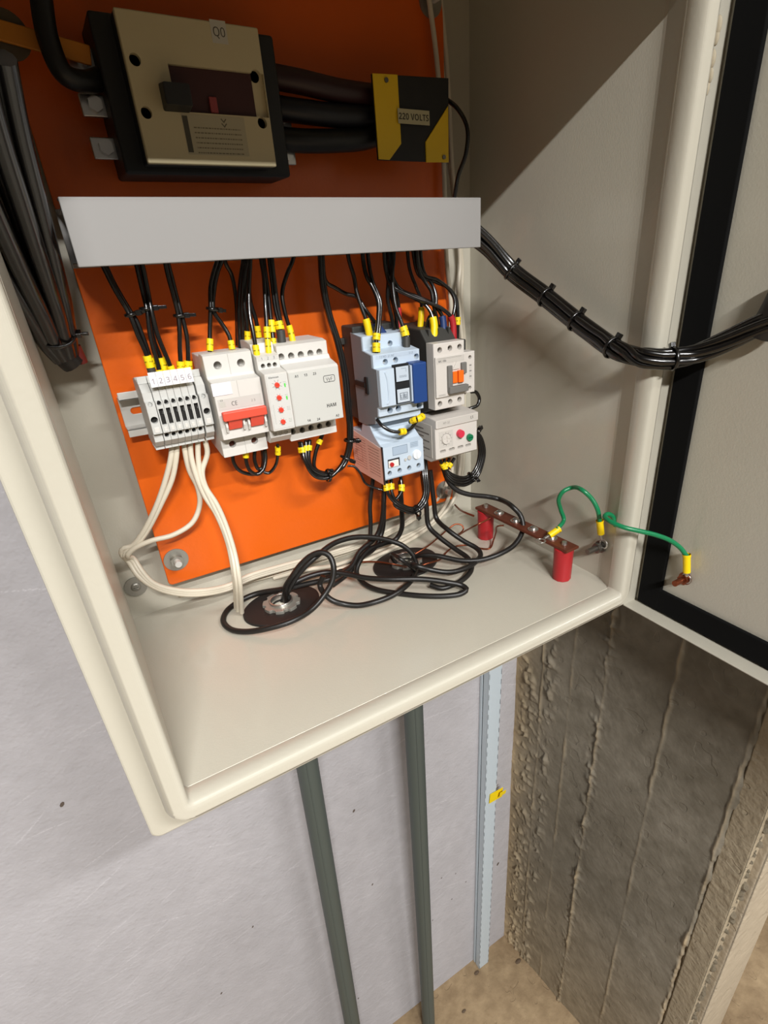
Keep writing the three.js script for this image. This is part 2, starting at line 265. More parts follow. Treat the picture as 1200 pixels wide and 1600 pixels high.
// ---------- switchgear ----------
// print on a face: a thin plate carrying a canvas picture, w x h metres, centred at x, y on z
function print(name, w, h, x, y, z, bg, draw, parent, ppm = 12000) {
  const W = Math.max(32, Math.round(w * ppm)), H = Math.max(32, Math.round(h * ppm));
  const t = canvasTex(W, H, c => { c.fillStyle = bg; c.fillRect(0, 0, W, H); c.textAlign = 'center'; c.textBaseline = 'middle'; draw(c, W, H, ppm / 1000); });
  const g = new THREE.BoxGeometry(w, h, 0.0003); const m = part(name, T(g, x, y, z), M(0xdcdcdc, 0.45, 0, { map: t }), parent); return m;
}
const txt = (c, s, x, y, px, col = '#333', wt = 'bold', rot = 0) => { c.save(); c.translate(x, y); c.rotate(rot); c.fillStyle = col; c.font = `${wt} ${px}px sans-serif`; c.fillText(s, 0, 0); c.restore(); };
function lines(c, x, y, w, n, step, col, th = 2) { c.fillStyle = col; for (let i = 0; i < n; i++) { let q = x; while (q < x + w) { const l = 4 + rnd() * 14; c.fillRect(q, y + i * step, Math.min(l, x + w - q), th); q += l + 4; } } }
// hole for a terminal screw and the screw seated at its bottom
const hole = (r, depth, p, z) => cyl(r, depth, p.x, p.y, z - depth / 2 + 0.0005, 'z', r, 18);
function screw(parent, p, z, r, mat = steelDark) {
  part('clamp_screw', cut(cyl(r, 0.002, p.x, p.y, z, 'z', r, 16), [box(p.x - r, p.x + r, p.y - r * 0.16, p.y + r * 0.16, z + 0.0004, z + 0.002, 0)]), mat, parent);
}
const local = (t, z) => (px, py) => atZ(px, py, z).sub(t.position);

{ // terminal blocks and their end stops on the rail
  const y = 0.1985, zf = 0.072 - PZ;
  const pf = w => prof([[RZ - PZ - 0.004, -0.0225], [RZ - PZ + 0.006, -0.0245], [zf - 0.010, -0.0235], [zf - 0.004, -0.0185], [zf - 0.004, -0.0125], [zf, -0.0115], [zf, 0.0115], [zf - 0.004, 0.0125], [zf - 0.004, 0.0185], [zf - 0.010, 0.0235], [RZ - PZ + 0.006, 0.0265], [RZ - PZ - 0.004, 0.0245]], w, 0, 0.0004);
  const ribs = w => { const l = []; for (let k = 0; k < 4; k++) { l.push(box(-w / 2, w / 2, 0.0238, 0.0272 + 0.0006 * k, zf - 0.026 + k * 0.0042, zf - 0.0245 + k * 0.0042, 0.0003)); l.push(box(-w / 2, w / 2, -0.0258 - 0.0003 * k, -0.022, zf - 0.026 + k * 0.0042, zf - 0.0245 + k * 0.0042, 0.0003)); } return l; };
  const w = 0.00495, tGrey = M(0xbdbdb9, 0.5);
  const proto = new THREE.Group();
  const body = cut(pf(w), [box(-0.0016, 0.0016, -0.0055, 0.0065, zf - 0.0045, zf + 0.001, 0), cyl(0.00165, 0.008, 0, 0.0105, zf - 0.001), cyl(0.00165, 0.008, 0, -0.0145, zf - 0.004)]);
  part('housing', [body, ...ribs(w)], tGrey, proto);
  part('test_slot', [box(-0.0015, 0.0015, -0.0053, 0.0018, zf - 0.0046, zf - 0.002, 0.0002), box(-0.0012, 0.0012, 0.0028, 0.0062, zf - 0.0046, zf - 0.0026, 0.0002)], holeDark, proto);
  part('clamp_screw', cyl(0.0015, 0.001, 0, 0.0105, zf - 0.0045), holeDark, proto); part('clamp_screw', cyl(0.0015, 0.001, 0, -0.0145, zf - 0.0074), holeDark, proto);
  part('jumper_slot', box(-0.0011, 0.0011, -0.0105, -0.0072, zf - 0.0004, zf + 0.0003, 0.0002), devWhite, proto);
  for (let i = 0; i < 6; i++) {
    const t = proto.clone(); t.name = numbered('terminal_block'); t.position.set(0.0639 + i * 0.00507, y, PZ); scene.add(t);
    tag(t, ['first', 'second', 'third', 'fourth', 'fifth', 'sixth'][i] + ' narrow grey terminal block in the row, under white marker tag ' + (i + 1), 'terminal block', 'terminal blocks on the rail');
    const m = print('marker_tag', 0.0049, 0.0105, 0, 0.0188, zf + 0.0008, '#f1eff0', (c, W, H) => txt(c, String(i + 1), W * 0.5, H * 0.62, 62, '#8c7c86', 'normal'), t);
    m.rotation.x = -0.18; m.position.set(0, 0.0, 0.0035);
  }
  const stop = (x, label) => { const t = thing('end_stop', label, 'end stop', V(x, y, PZ), 'terminal end stops'); const sw = 0.0066;
    part('housing', [cut(pf(sw), [cyl(0.0026, 0.008, 0, -0.001, zf - 0.001), cyl(0.0016, 0.006, 0, 0.0105, zf)]), ...ribs(sw)], tGrey, t);
    part('clamp_screw', cyl(0.0025, 0.001, 0, -0.001, zf - 0.0045), holeDark, t); part('marker_recess', box(-0.0018, 0.0018, -0.0105, -0.0065, zf - 0.0004, zf + 0.0003, 0.0002), devWhite, t); };
  stop(0.0577, 'grey end stop at the left end of the terminal row, on the bare rail side');
  stop(0.0962, 'grey end stop between the sixth terminal block and the circuit breaker');
}
{ // two pole miniature circuit breaker
  const x0 = 0.1022, x1 = 0.1397, w = x1 - x0, t = thing('circuit_breaker', 'white two pole miniature circuit breaker with a red bar lever', 'circuit breaker', V(x0 + w / 2, 0.1975, PZ));
  const zu = 0.068 - PZ, zn = 0.080 - PZ, y = 0.1975, L = local(t, 0.068), N = local(t, 0.080);
  const pts = [[RZ - PZ - 0.006, -0.036], [zu - 0.008, -0.0405], [zu, -0.0405], [zu, -0.0262], [zn, -0.0228], [zn, 0.0210], [zu + 0.0015, 0.0225], [zu, 0.0242], [zu, 0.0395], [zu - 0.004, 0.0405], [zu - 0.012, 0.0405], [zu - 0.014, 0.0385], [RZ - PZ - 0.006, 0.0385]];
  const hs = [[340, 571], [376.5, 567]].map(q => L(...q)), hl = [[363.5, 694], [398, 688.5]].map(q => L(...q));
  const body = cut(prof(pts, w, 0, 0.0007), [...hs.map(p => hole(0.0031, 0.009, p, zu)), ...hl.map(p => hole(0.0029, 0.009, p, zu)), box(-0.0003, 0.0003, -0.05, 0.05, zu - 0.0006, zu + 0.0002, 0), box(-0.0003, 0.0003, 0.0, 0.05, zn - 0.0006, zn + 0.001, 0)]);
  part('housing', body, devWhite, t);
  for (const p of hs) screw(t, p, zu - 0.006, 0.0029, steel);
  for (const p of hl) screw(t, p, zu - 0.006, 0.0027, M(0x6a3a2c, 0.5, 0.5));
  const a = N(347, 609);
  part('paper_label', box(a.x - 0.0076, a.x + 0.0072, a.y - 0.0042, a.y + 0.0052, zn - 0.0002, zn + 0.0005, 0.0002), M(0xdddbe0, 0.7), t, 'blank white paper label');
  const b = N(370, 630); print('printed_marks', 0.034, 0.0085, -0.0002, b.y + 0.0005, zn + 0.00005, '#dedbd4', (c, W, H) => { txt(c, 'C2', 36, 12, 22, '#6b6f66'); lines(c, 12, 30, 56, 5, 10, '#9aa886'); txt(c, 'CE', 150, 54, 52, '#4a4a48', 'normal'); txt(c, '2 3', 330, 52, 30, '#88877f', 'normal'); }, t);
  const h0 = N(381, 645), lev = new THREE.Group(); lev.name = 'lever'; t.add(lev);
  const leverMat = M(0xe0503c, 0.4);
  part('bar', box(-0.0172, 0.0176, h0.y - 0.0028, h0.y + 0.0044, zn + 0.0035, zn + 0.0082, 0.0012), leverMat, lev);
  for (const q of [[366, 660], [400, 655]]) { const c = N(...q); part('toggle', prof([[zn - 0.001, c.y - 0.0052], [zn + 0.002, c.y - 0.0046], [zn + 0.0068, c.y + 0.0045], [zn + 0.005, c.y + 0.0065], [zn - 0.001, c.y + 0.0062]], 0.0108, c.x, 0.0006), leverMat, lev);
    part('toggle_guard', [-1, 1].map(s => prof([[zn - 0.001, c.y - 0.007], [zn + 0.0025, c.y - 0.0065], [zn + 0.0045, c.y - 0.002], [zn + 0.0035, c.y + 0.003], [zn - 0.001, c.y + 0.004]], 0.0018, c.x + s * 0.0068, 0.0005)), devWhite, t); }
}
{ // narrow monitoring relay with four red dials
  const x0 = 0.1409, x1 = 0.1594, w = x1 - x0, t = thing('monitoring_relay', 'narrow white monitoring relay with four red setting dials', 'relay', V(x0 + w / 2, 0.1985, PZ));
  const zf = 0.088 - PZ, zm = 0.070 - PZ, F = local(t, 0.088), m = [0.070];
  const pts = [[RZ - PZ - 0.004, -0.036], [zm, -0.0365], [zm + 0.006, -0.031], [zm + 0.006, -0.0245], [zf, -0.0225], [zf, 0.0225], [zm + 0.005, 0.0245], [zm + 0.005, 0.0338], [zm - 0.004, 0.0358], [zm - 0.006, 0.0425], [zm - 0.02, 0.0445], [RZ - PZ - 0.004, 0.0435]];
  const Q = local(t, zm + 0.005 + PZ), hs = [[411, 572], [420.5, 570.5], [429.5, 569.5]].map(q => Q(...q)), Ql = local(t, zm + 0.006 + PZ), hl = [[429.5, 678], [438, 676.5], [446.5, 675]].map(q => Ql(...q));
  part('housing', cut(prof(pts, w, 0, 0.0006), [...hs.map(p => hole(0.0018, 0.006, p, zm + 0.005)), ...hl.map(p => hole(0.0019, 0.006, p, zm + 0.006))]), devWhite, t);
  for (const p of hs) screw(t, p, zm + 0.001, 0.0017); for (const p of hl) screw(t, p, zm + 0.0045, 0.0018, zinc);
  print('dial_panel', w - 0.002, 0.0425, 0, 0, zf + 0.0002, '#e9e8e3', (c, W, H) => { const k = H / 0.0425; txt(c, 'Klemsan', W * 0.36, 22, 24, '#555', 'bold');
    const dy = [0.0078, 0.0178, 0.0275, 0.0372]; for (let i = 0; i < 4; i++) { const Y = dy[i] * k, X = W * 0.47; c.strokeStyle = '#6c6c68'; c.lineWidth = 3; for (let a = 0; a < 8; a++) { const A = a / 8 * 6.28 + 0.4, r = i === 0 ? 50 : 38; c.beginPath(); c.moveTo(X + Math.cos(A) * 28, Y + Math.sin(A) * 28); c.lineTo(X + Math.cos(A) * r, Y + Math.sin(A) * r); c.stroke(); }
      lines(c, W - 42, Y - 20, 30, 3, 14, '#8f9e88', 3); }
    c.save(); c.translate(18, H * 0.9); c.rotate(-Math.PI / 2); lines(c, 0, 0, 190, 2, 9, '#a3a19a', 2); c.restore(); }, t);
  const fy = (d) => 0.02125 - d;
  for (const d of [0.0078, 0.0178, 0.0275, 0.0372]) { const k = new THREE.Group(); k.name = 'setting_dial'; k.position.set(-0.0005, fy(d), zf); t.add(k);
    part('knob', cut(cyl(0.0021, 0.0016, 0, 0, 0.0008, 'z', 0.0019, 18), [box(-0.0014, 0.0014, -0.00035, 0.00035, 0.001, 0.003, 0)]), M(0xe04430, 0.45), k); }
  for (const d of [0.0068, 0.0168]) part('indicator_lamp', box(0.0054, 0.0064, fy(d) - 0.0036, fy(d) - 0.0006, zf, zf + 0.0006, 0.0002), M(0x46d83a, 0.35), t, 'green indicator');
  print('terminal_numbers', w - 0.002, 0.0034, 0, 0.0322, zm + 0.005, '#e3e0d9', (c, W, H) => { txt(c, '1', W * 0.2, H / 2, 32, '#666', 'normal'); txt(c, '2', W * 0.5, H / 2, 32, '#666', 'normal'); txt(c, '3', W * 0.8, H / 2, 32, '#666', 'normal'); }, t);
}
{ // wide blank-faced relay
  const x0 = 0.1597, x1 = 0.2038, w = x1 - x0, t = thing('control_relay', 'wide white relay with a blank square face marked HAM', 'relay', V(x0 + w / 2, 0.198, PZ));
  const zf = 0.088 - PZ, zm = 0.070 - PZ, Q = local(t, 0.070);
  const pts = [[RZ - PZ - 0.004, -0.036], [zm, -0.0385], [zm, -0.0245], [zf - 0.003, -0.0218], [zf, -0.0218], [zf, 0.0217], [zf - 0.002, 0.0232], [zm + 0.004, 0.0262], [zm + 0.002, 0.0292], [zm, 0.0298], [zm, 0.0398], [zm - 0.007, 0.0412], [RZ - PZ - 0.004, 0.0412]];
  const hs = [[439.5, 557.5], [455, 556], [470, 554], [485, 552], [499, 550]].map(q => Q(...q)), hl = [[457.5, 674.5], [472.5, 672], [486, 668.5], [499.5, 666], [513, 662.5]].map(q => Q(...q));
  part('housing', cut(prof(pts, w, 0, 0.0007), [...hs.map(p => hole(0.0027, 0.008, p, zm)), ...hl.map(p => hole(0.0026, 0.008, p, zm))]), devWhite, t);
  for (const p of hs) screw(t, p, zm - 0.005, 0.0025, steel); for (const p of hl) screw(t, p, zm - 0.006, 0.0024, steelDark);
  print('front_plate', w - 0.0012, 0.0427, 0, 0, zf + 0.0002, '#e2e2dc', (c, W, H) => { txt(c, 'A1', W * 0.15, 36, 30); txt(c, '13', W * 0.33, 36, 30); txt(c, '23', W * 0.51, 36, 30); txt(c, '14', W * 0.27, H - 30, 30); txt(c, '24', W * 0.47, H - 26, 30); txt(c, 'A2', W * 0.88, H - 26, 30); txt(c, 'HAM', W * 0.78, H * 0.72, 44);
    c.strokeStyle = '#333'; c.lineWidth = 5; c.beginPath(); c.roundRect(W * 0.68, H * 0.15, W * 0.23, H * 0.12, 14); c.stroke(); txt(c, 'VyF', W * 0.795, H * 0.215, 42, '#333', 'normal'); }, t, 11000);
}
const CZ = 0.093;
{ // blue grey contactor
  const x0 = 0.2392, x1 = 0.2872, w = x1 - x0, xc = (x0 + x1) / 2, t = thing('contactor', 'pale blue contactor with a dark blue cover strip and a logo window', 'contactor', V(xc, 0.2, PZ));
  const z = a => a - PZ, y = a => a - 0.2, S = (zz) => local(t, zz);
  part('base', [box(-w / 2 + 0.001, w / 2 - 0.001, y(0.158), y(0.243), 0.0005, z(0.046), 0.0015), box(-w / 2 - 0.004, w / 2, y(0.168), y(0.175), 0.0005, 0.005, 0.001), box(-w / 2 - 0.004, w / 2, y(0.226), y(0.232), 0.0005, 0.005, 0.001)], darkGrey, t);
  const topT = [[0.045, 0.158], [0.060, 0.158], [0.0805, 0.162], [0.0805, 0.1685], [0.086, 0.1695], [0.086, 0.177], [CZ, 0.1795], [CZ, 0.2112], [0.083, 0.2115], [0.083, 0.2225], [0.066, 0.2248], [0.066, 0.2362], [0.045, 0.2375]].map(q => [z(q[0]), y(q[1])]);
  const h1 = [[609.5, 536.5]].map(q => S(0.066)(...q)), h2 = [[602, 565.5], [618, 562.5], [650.6, 556.7]].map(q => S(0.083)(...q)), h3 = [[609.5, 641], [622.5, 638], [655, 633.5]].map(q => S(0.086)(...q));
  part('housing', cut(prof(topT, w, 0, 0.0008), [...h1.map(p => hole(0.0026, 0.008, p, z(0.066))), ...h2.map(p => hole(0.0026, 0.008, p, z(0.083))), ...h3.map(p => cyl(0.0029, 0.010, p.x, p.y - 0.0002, z(0.0825))), box(-0.0095, 0.0075, y(0.1788), y(0.2135), z(CZ) - 0.004, z(CZ) + 0.002, 0)]), wegBlue, t);
  part('side_wall', prof([[0.0445, 0.157], [0.060, 0.157], [0.079, 0.1615], [0.0795, 0.1685], [0.085, 0.1695], [0.085, 0.1775], [0.089, 0.18], [0.089, 0.211], [0.081, 0.2117], [0.081, 0.222], [0.065, 0.2245], [0.065, 0.2358], [0.0445, 0.2382]].map(q => [z(q[0]), y(q[1])]), 0.0008, -w / 2 - 0.0003, 0.0002), wegGrey, t, 'grey side wall');
  for (const p of h1) screw(t, p, z(0.060), 0.0024, steel); for (const p of h2) screw(t, p, z(0.077), 0.0024, steel); for (const p of h3) part('clamp_screw', cyl(0.0027, 0.001, p.x, p.y, z(0.079)), holeDark, t);
  const N = S(CZ), c0 = N(632.5, 601);
  part('slider', box(-0.0094, 0.0074, y(0.1789), y(0.2134), z(CZ) - 0.0042, z(CZ) - 0.0025, 0.0003), M(0x16181c, 0.5), t, 'black slider in the window');
  print('window_label', 0.0128, 0.0125, -0.0008, y(0.2052), z(CZ) - 0.0008, '#d7e4f2', (c, W, H) => { c.strokeStyle = '#8593a3'; c.lineWidth = 4; c.beginPath(); c.moveTo(W * 0.42, 22); c.lineTo(W * 0.8, 22); c.lineTo(W * 0.8, 60); c.stroke(); lines(c, W * 0.25, H * 0.62, W * 0.6, 2, 12, '#7f8d9d', 6); }, t);
  print('logo_label', 0.0128, 0.0118, -0.0008, y(0.1862), z(CZ) - 0.0008, '#dbe6f1', (c, W, H) => { c.strokeStyle = '#3b4654'; c.lineWidth = 5; c.strokeRect(W * 0.22, H * 0.3, W * 0.6, H * 0.48); c.lineWidth = 6; for (const k of [0, 1, 2]) { c.beginPath(); c.moveTo(W * (0.29 + k * 0.17), H * 0.4); c.lineTo(W * (0.29 + k * 0.17), H * 0.68); c.lineTo(W * (0.40 + k * 0.17), H * 0.68); if (k) c.lineTo(W * (0.40 + k * 0.17), H * 0.4); if (k === 1) { c.moveTo(W * (0.29 + k * 0.17), H * 0.4); c.lineTo(W * (0.40 + k * 0.17), H * 0.4); c.moveTo(W * (0.29 + k * 0.17), H * 0.54); c.lineTo(W * (0.40 + k * 0.17), H * 0.54); } c.stroke(); } }, t);
  part('cover_strip', box(0.0088, 0.0232, y(0.1772), y(0.2128), z(CZ) - 0.012, z(CZ) + 0.0022, 0.0012), M(0x1c3f7c, 0.42), t, 'dark blue cover strip');
  part('grip_ridge', tube([V(-0.0185, y(0.209), z(CZ)), V(-0.0168, y(0.203), z(CZ)), V(-0.0163, y(0.19), z(CZ)), V(-0.0168, y(0.184), z(CZ)), V(-0.0183, y(0.1815), z(CZ))], 0.0009, 24), wegBlue, t);
  print('terminal_marks', w - 0.006, 0.0032, 0, y(0.2202), z(0.083), '#cfdff0', (c, W, H) => { txt(c, '13 NO  21 NC', W * 0.26, H / 2, 30, '#7d8a9a', 'normal'); txt(c, '5 L3', W * 0.85, H / 2, 28, '#7d8a9a', 'normal'); }, t);
  const k = atX(566, 600, x0 - 0.0008).sub(t.position);
  part('side_clip', [box(-w / 2 - 0.0022, -w / 2 - 0.0004, k.y - 0.0075, k.y + 0.0075, k.z + 0.007, k.z + 0.012, 0.0005), box(-w / 2 - 0.0026, -w / 2 - 0.0004, k.y - 0.0022, k.y + 0.0022, k.z - 0.012, k.z + 0.008, 0.0005)], M(0x141414, 0.55), t, 'black side clip');
}
{ // blue grey overload relay below it
  const x0 = 0.2393, x1 = 0.2838, w = x1 - x0, xc = (x0 + x1) / 2, ZF = 0.088, t = thing('overload_relay', 'pale blue overload relay with a pink side label, under the blue contactor', 'overload relay', V(xc, 0.125, PZ));
  const z = a => a - PZ, y = a => a - 0.125, S = local(t, ZF);
  const hs = [[609, 739.5], [624.5, 735], [639.5, 731], [654, 727]].map(q => S(...q));
  part('housing', cut(prof([[0.024, 0.104], [0.070, 0.103], [ZF - 0.001, 0.1085], [ZF, 0.110], [ZF, 0.1405], [0.082, 0.1425], [0.073, 0.1485], [0.068, 0.1535], [0.066, 0.157], [0.05, 0.157], [0.046, 0.148], [0.024, 0.147]].map(q => [z(q[0]), y(q[1])]), w, 0, 0.0008), hs.map(p => hole(0.0024, 0.008, p, z(ZF)))), wegBlue, t);
  for (const p of hs) part('clamp_screw', cyl(0.0022, 0.001, p.x + 0.0004, p.y + 0.0003, z(ZF) - 0.004), steelDark, t);
  const sp = prof([[0.0245, 0.1035], [0.0855, 0.1035], [0.0855, 0.1395], [0.0245, 0.1455]].map(q => [z(q[0]), y(q[1])]), 0.0006, -w / 2 - 0.0003, 0.0001);
  const p = sp.attributes.position, uv = new Float32Array(p.count * 2); for (let i = 0; i < p.count; i++) { uv[2 * i] = (p.getZ(i) - z(0.0245)) / 0.061; uv[2 * i + 1] = (p.getY(i) - y(0.1035)) / 0.042; } sp.setAttribute('uv', new THREE.BufferAttribute(uv, 2));
  part('side_label', sp, M(0xffffff, 0.6, 0, { map: canvasTex(420, 290, c => { c.fillStyle = '#dfbbae'; c.fillRect(0, 0, 420, 290); lines(c, 30, 40, 170, 12, 18, '#9c6f62', 5); lines(c, 235, 60, 150, 10, 20, '#8f6459', 6); c.strokeStyle = '#94695e'; c.lineWidth = 4; c.strokeRect(60, 90, 80, 110); }) }), t, 'pink printed side label');
  part('edge_band', box(-w / 2 - 0.0008, -w / 2 + 0.0002, y(0.104), y(0.1415), z(0.0855), z(0.0878), 0.0002), M(0x23262b, 0.5), t);
  const a = S(625, 703);
  print('rating_window', 0.0165, 0.0085, a.x, a.y, z(ZF), '#bccfe4', (c, W, H) => { c.strokeStyle = '#7d8b9b'; c.lineWidth = 4; c.strokeRect(4, 4, W - 8, H - 8); }, t);
  const d = S(650.5, 709.5), s = S(637.5, 716), b = S(614, 724);
  part('current_dial', [cyl(0.0046, 0.0022, d.x, d.y, z(ZF) + 0.001, 'z', 0.0044, 26), box(d.x - 0.0008, d.x + 0.0008, d.y - 0.003, d.y + 0.003, z(ZF) + 0.002, z(ZF) + 0.003, 0.0003)], M(0xe9ecee, 0.4), t, 'white current dial');
  part('mode_switch', [cyl(0.0021, 0.0014, s.x + 0.0012, s.y + 0.0006, z(ZF) + 0.0005), cyl(0.0013, 0.0014, s.x - 0.0032, s.y - 0.0004, z(ZF) + 0.0005)], zinc, t);
  part('test_window', [box(b.x - 0.0055, b.x + 0.0075, b.y - 0.0036, b.y + 0.0046, z(ZF) - 0.001, z(ZF) + 0.0004, 0.0003)], M(0x20242a, 0.6), t);
  part('test_lever', box(b.x - 0.0052, b.x + 0.0058, b.y - 0.0034, b.y + 0.0032, z(ZF), z(ZF) + 0.0014, 0.0006), M(0xe6e0d8, 0.45), t);
  part('reset_button', cyl(0.0022, 0.0022, b.x - 0.0022, b.y - 0.0002, z(ZF) + 0.0018, 'z', 0.002, 18), M(0xb32226, 0.4), t, 'red reset button');
  print('rating_marks', 0.009, 0.0055, S(647, 694).x, S(647, 694).y, z(ZF), '#c1d4e8', (c, W, H) => { lines(c, 8, 10, W - 16, 4, 18, '#8d9bab', 5); }, t);
}
{ // white contactor
  const x0 = 0.2977, x1 = 0.3322, x2 = 0.3445, ZF = 0.09, xc = 0.3211, t = thing('contactor', 'white contactor with a dark body and an orange square button', 'contactor', V(xc, 0.195, PZ));
  const z = a => a - PZ, y = a => a - 0.195, X = a => a - xc, S = local(t, ZF);
  part('base', [prof([[0.0225, 0.154], [0.06, 0.156], [0.078, 0.163], [0.0785, 0.225], [0.068, 0.236], [0.0225, 0.238]].map(q => [z(q[0]), y(q[1])]), x1 - x0 - 0.001, X((x0 + x1) / 2), 0.0012), box(X(x1) - 0.002, X(x2) - 0.001, y(0.172), y(0.224), z(0.03), z(0.078), 0.001)], darkGrey, t);
  for (const k of [0, 1, 2]) part('phase_barrier', box(X(x0) + 0.006 + k * 0.0112, X(x0) + 0.0075 + k * 0.0112, y(0.226), y(0.236), z(0.052), z(0.074), 0.0004), darkGrey, t);
  const hu = [[687, 547], [703, 544], [718, 541.7]].map(q => S(...q)), hd = [[687.5, 631], [703.5, 627.5], [718, 624]].map(q => S(...q)), ha = [[734.3, 558], [734.3, 605.5]].map(q => S(...q));
  const front = slab([[X(x0), y(0.1657)], [X(x1), y(0.1657)], [X(x1), y(0.1762)], [X(x2), y(0.1762)], [X(x2), y(0.2145)], [X(x1), y(0.2145)], [X(x1), y(0.2256)], [X(x0), y(0.2256)]], z(0.0775), z(ZF), 0.0007);
  part('front_cover', cut(front, [...hu.map(p => hole(0.0026, 0.008, p, z(ZF))), ...hd.map(p => hole(0.0026, 0.008, p, z(ZF))), ...ha.map(p => hole(0.0018, 0.006, p, z(ZF)))]), lsWhite, t);
  part('face_step', [box(X(x0) + 0.0004, X(x1) - 0.0006, y(0.1772), y(0.2142), z(ZF) - 0.001, z(ZF) + 0.0022, 0.0008)], lsWhite, t);
  for (const p of [...hu, ...hd]) screw(t, p, z(ZF) - 0.0055, 0.0024, steelDark); for (const p of ha) screw(t, p, z(ZF) - 0.004, 0.0016, steelDark);
  const zf = z(ZF) + 0.0022, K = local(t, ZF + 0.0022), a = K(714, 590);
  const gm = M(0x6f6d69, 0.55);
  part('button_frame', [box(a.x - 0.0115, a.x - 0.0062, a.y - 0.012, a.y + 0.0122, zf - 0.0005, zf + 0.0025, 0.0008), box(a.x + 0.0042, a.x + 0.0102, a.y + 0.003, a.y + 0.0132, zf - 0.0005, zf + 0.0025, 0.0008), box(a.x - 0.0112, a.x + 0.0108, a.y - 0.0132, a.y - 0.0068, zf - 0.0005, zf + 0.0045, 0.0008)], gm, t, 'grey button frame');
  part('position_button', [box(a.x - 0.0055, a.x - 0.0004, a.y - 0.0045, a.y + 0.0062, zf - 0.0008, zf + 0.0016, 0.0005), box(a.x + 0.0002, a.x + 0.0062, a.y - 0.0045, a.y + 0.0066, zf - 0.0008, zf + 0.003, 0.0007)], M(0xf06c16, 0.4), t, 'orange button');
  part('notch', slab([[a.x - 0.0048, a.y + 0.008], [a.x + 0.0028, a.y + 0.008], [a.x + 0.0028, a.y + 0.0145], [a.x - 0.0012, a.y + 0.0145]], zf - 0.0005, zf + 0.0012, 0.0003), lsWhite, t);
  print('face_marks', 0.031, 0.0055, X((x0 + x1) / 2) - 0.0002, y(0.2108), zf + 0.00005, '#e2dcd4', (c, W, H) => { txt(c, 'MC-18b', W * 0.2, H * 0.62, 30, '#5c5c5a'); lines(c, 20, 8, W - 60, 2, 9, '#9b978f', 3); }, t);
  print('rating_marks', 0.0085, 0.002, X(x0) + 0.007, y(0.1795), zf + 0.00005, '#e2dcd4', (c, W, H) => lines(c, 8, H / 2 - 4, W - 20, 1, 9, '#8b8880', 6), t);
  print('aux_marks', 0.003, 0.014, X(x2) - 0.0052, y(0.1965), z(ZF), '#e4ded6', (c, W, H) => { for (const k of [0.05, 0.42, 0.78]) { c.fillStyle = '#222'; c.fillRect(4, H * k + 6, W - 8, 7); } }, t);
}
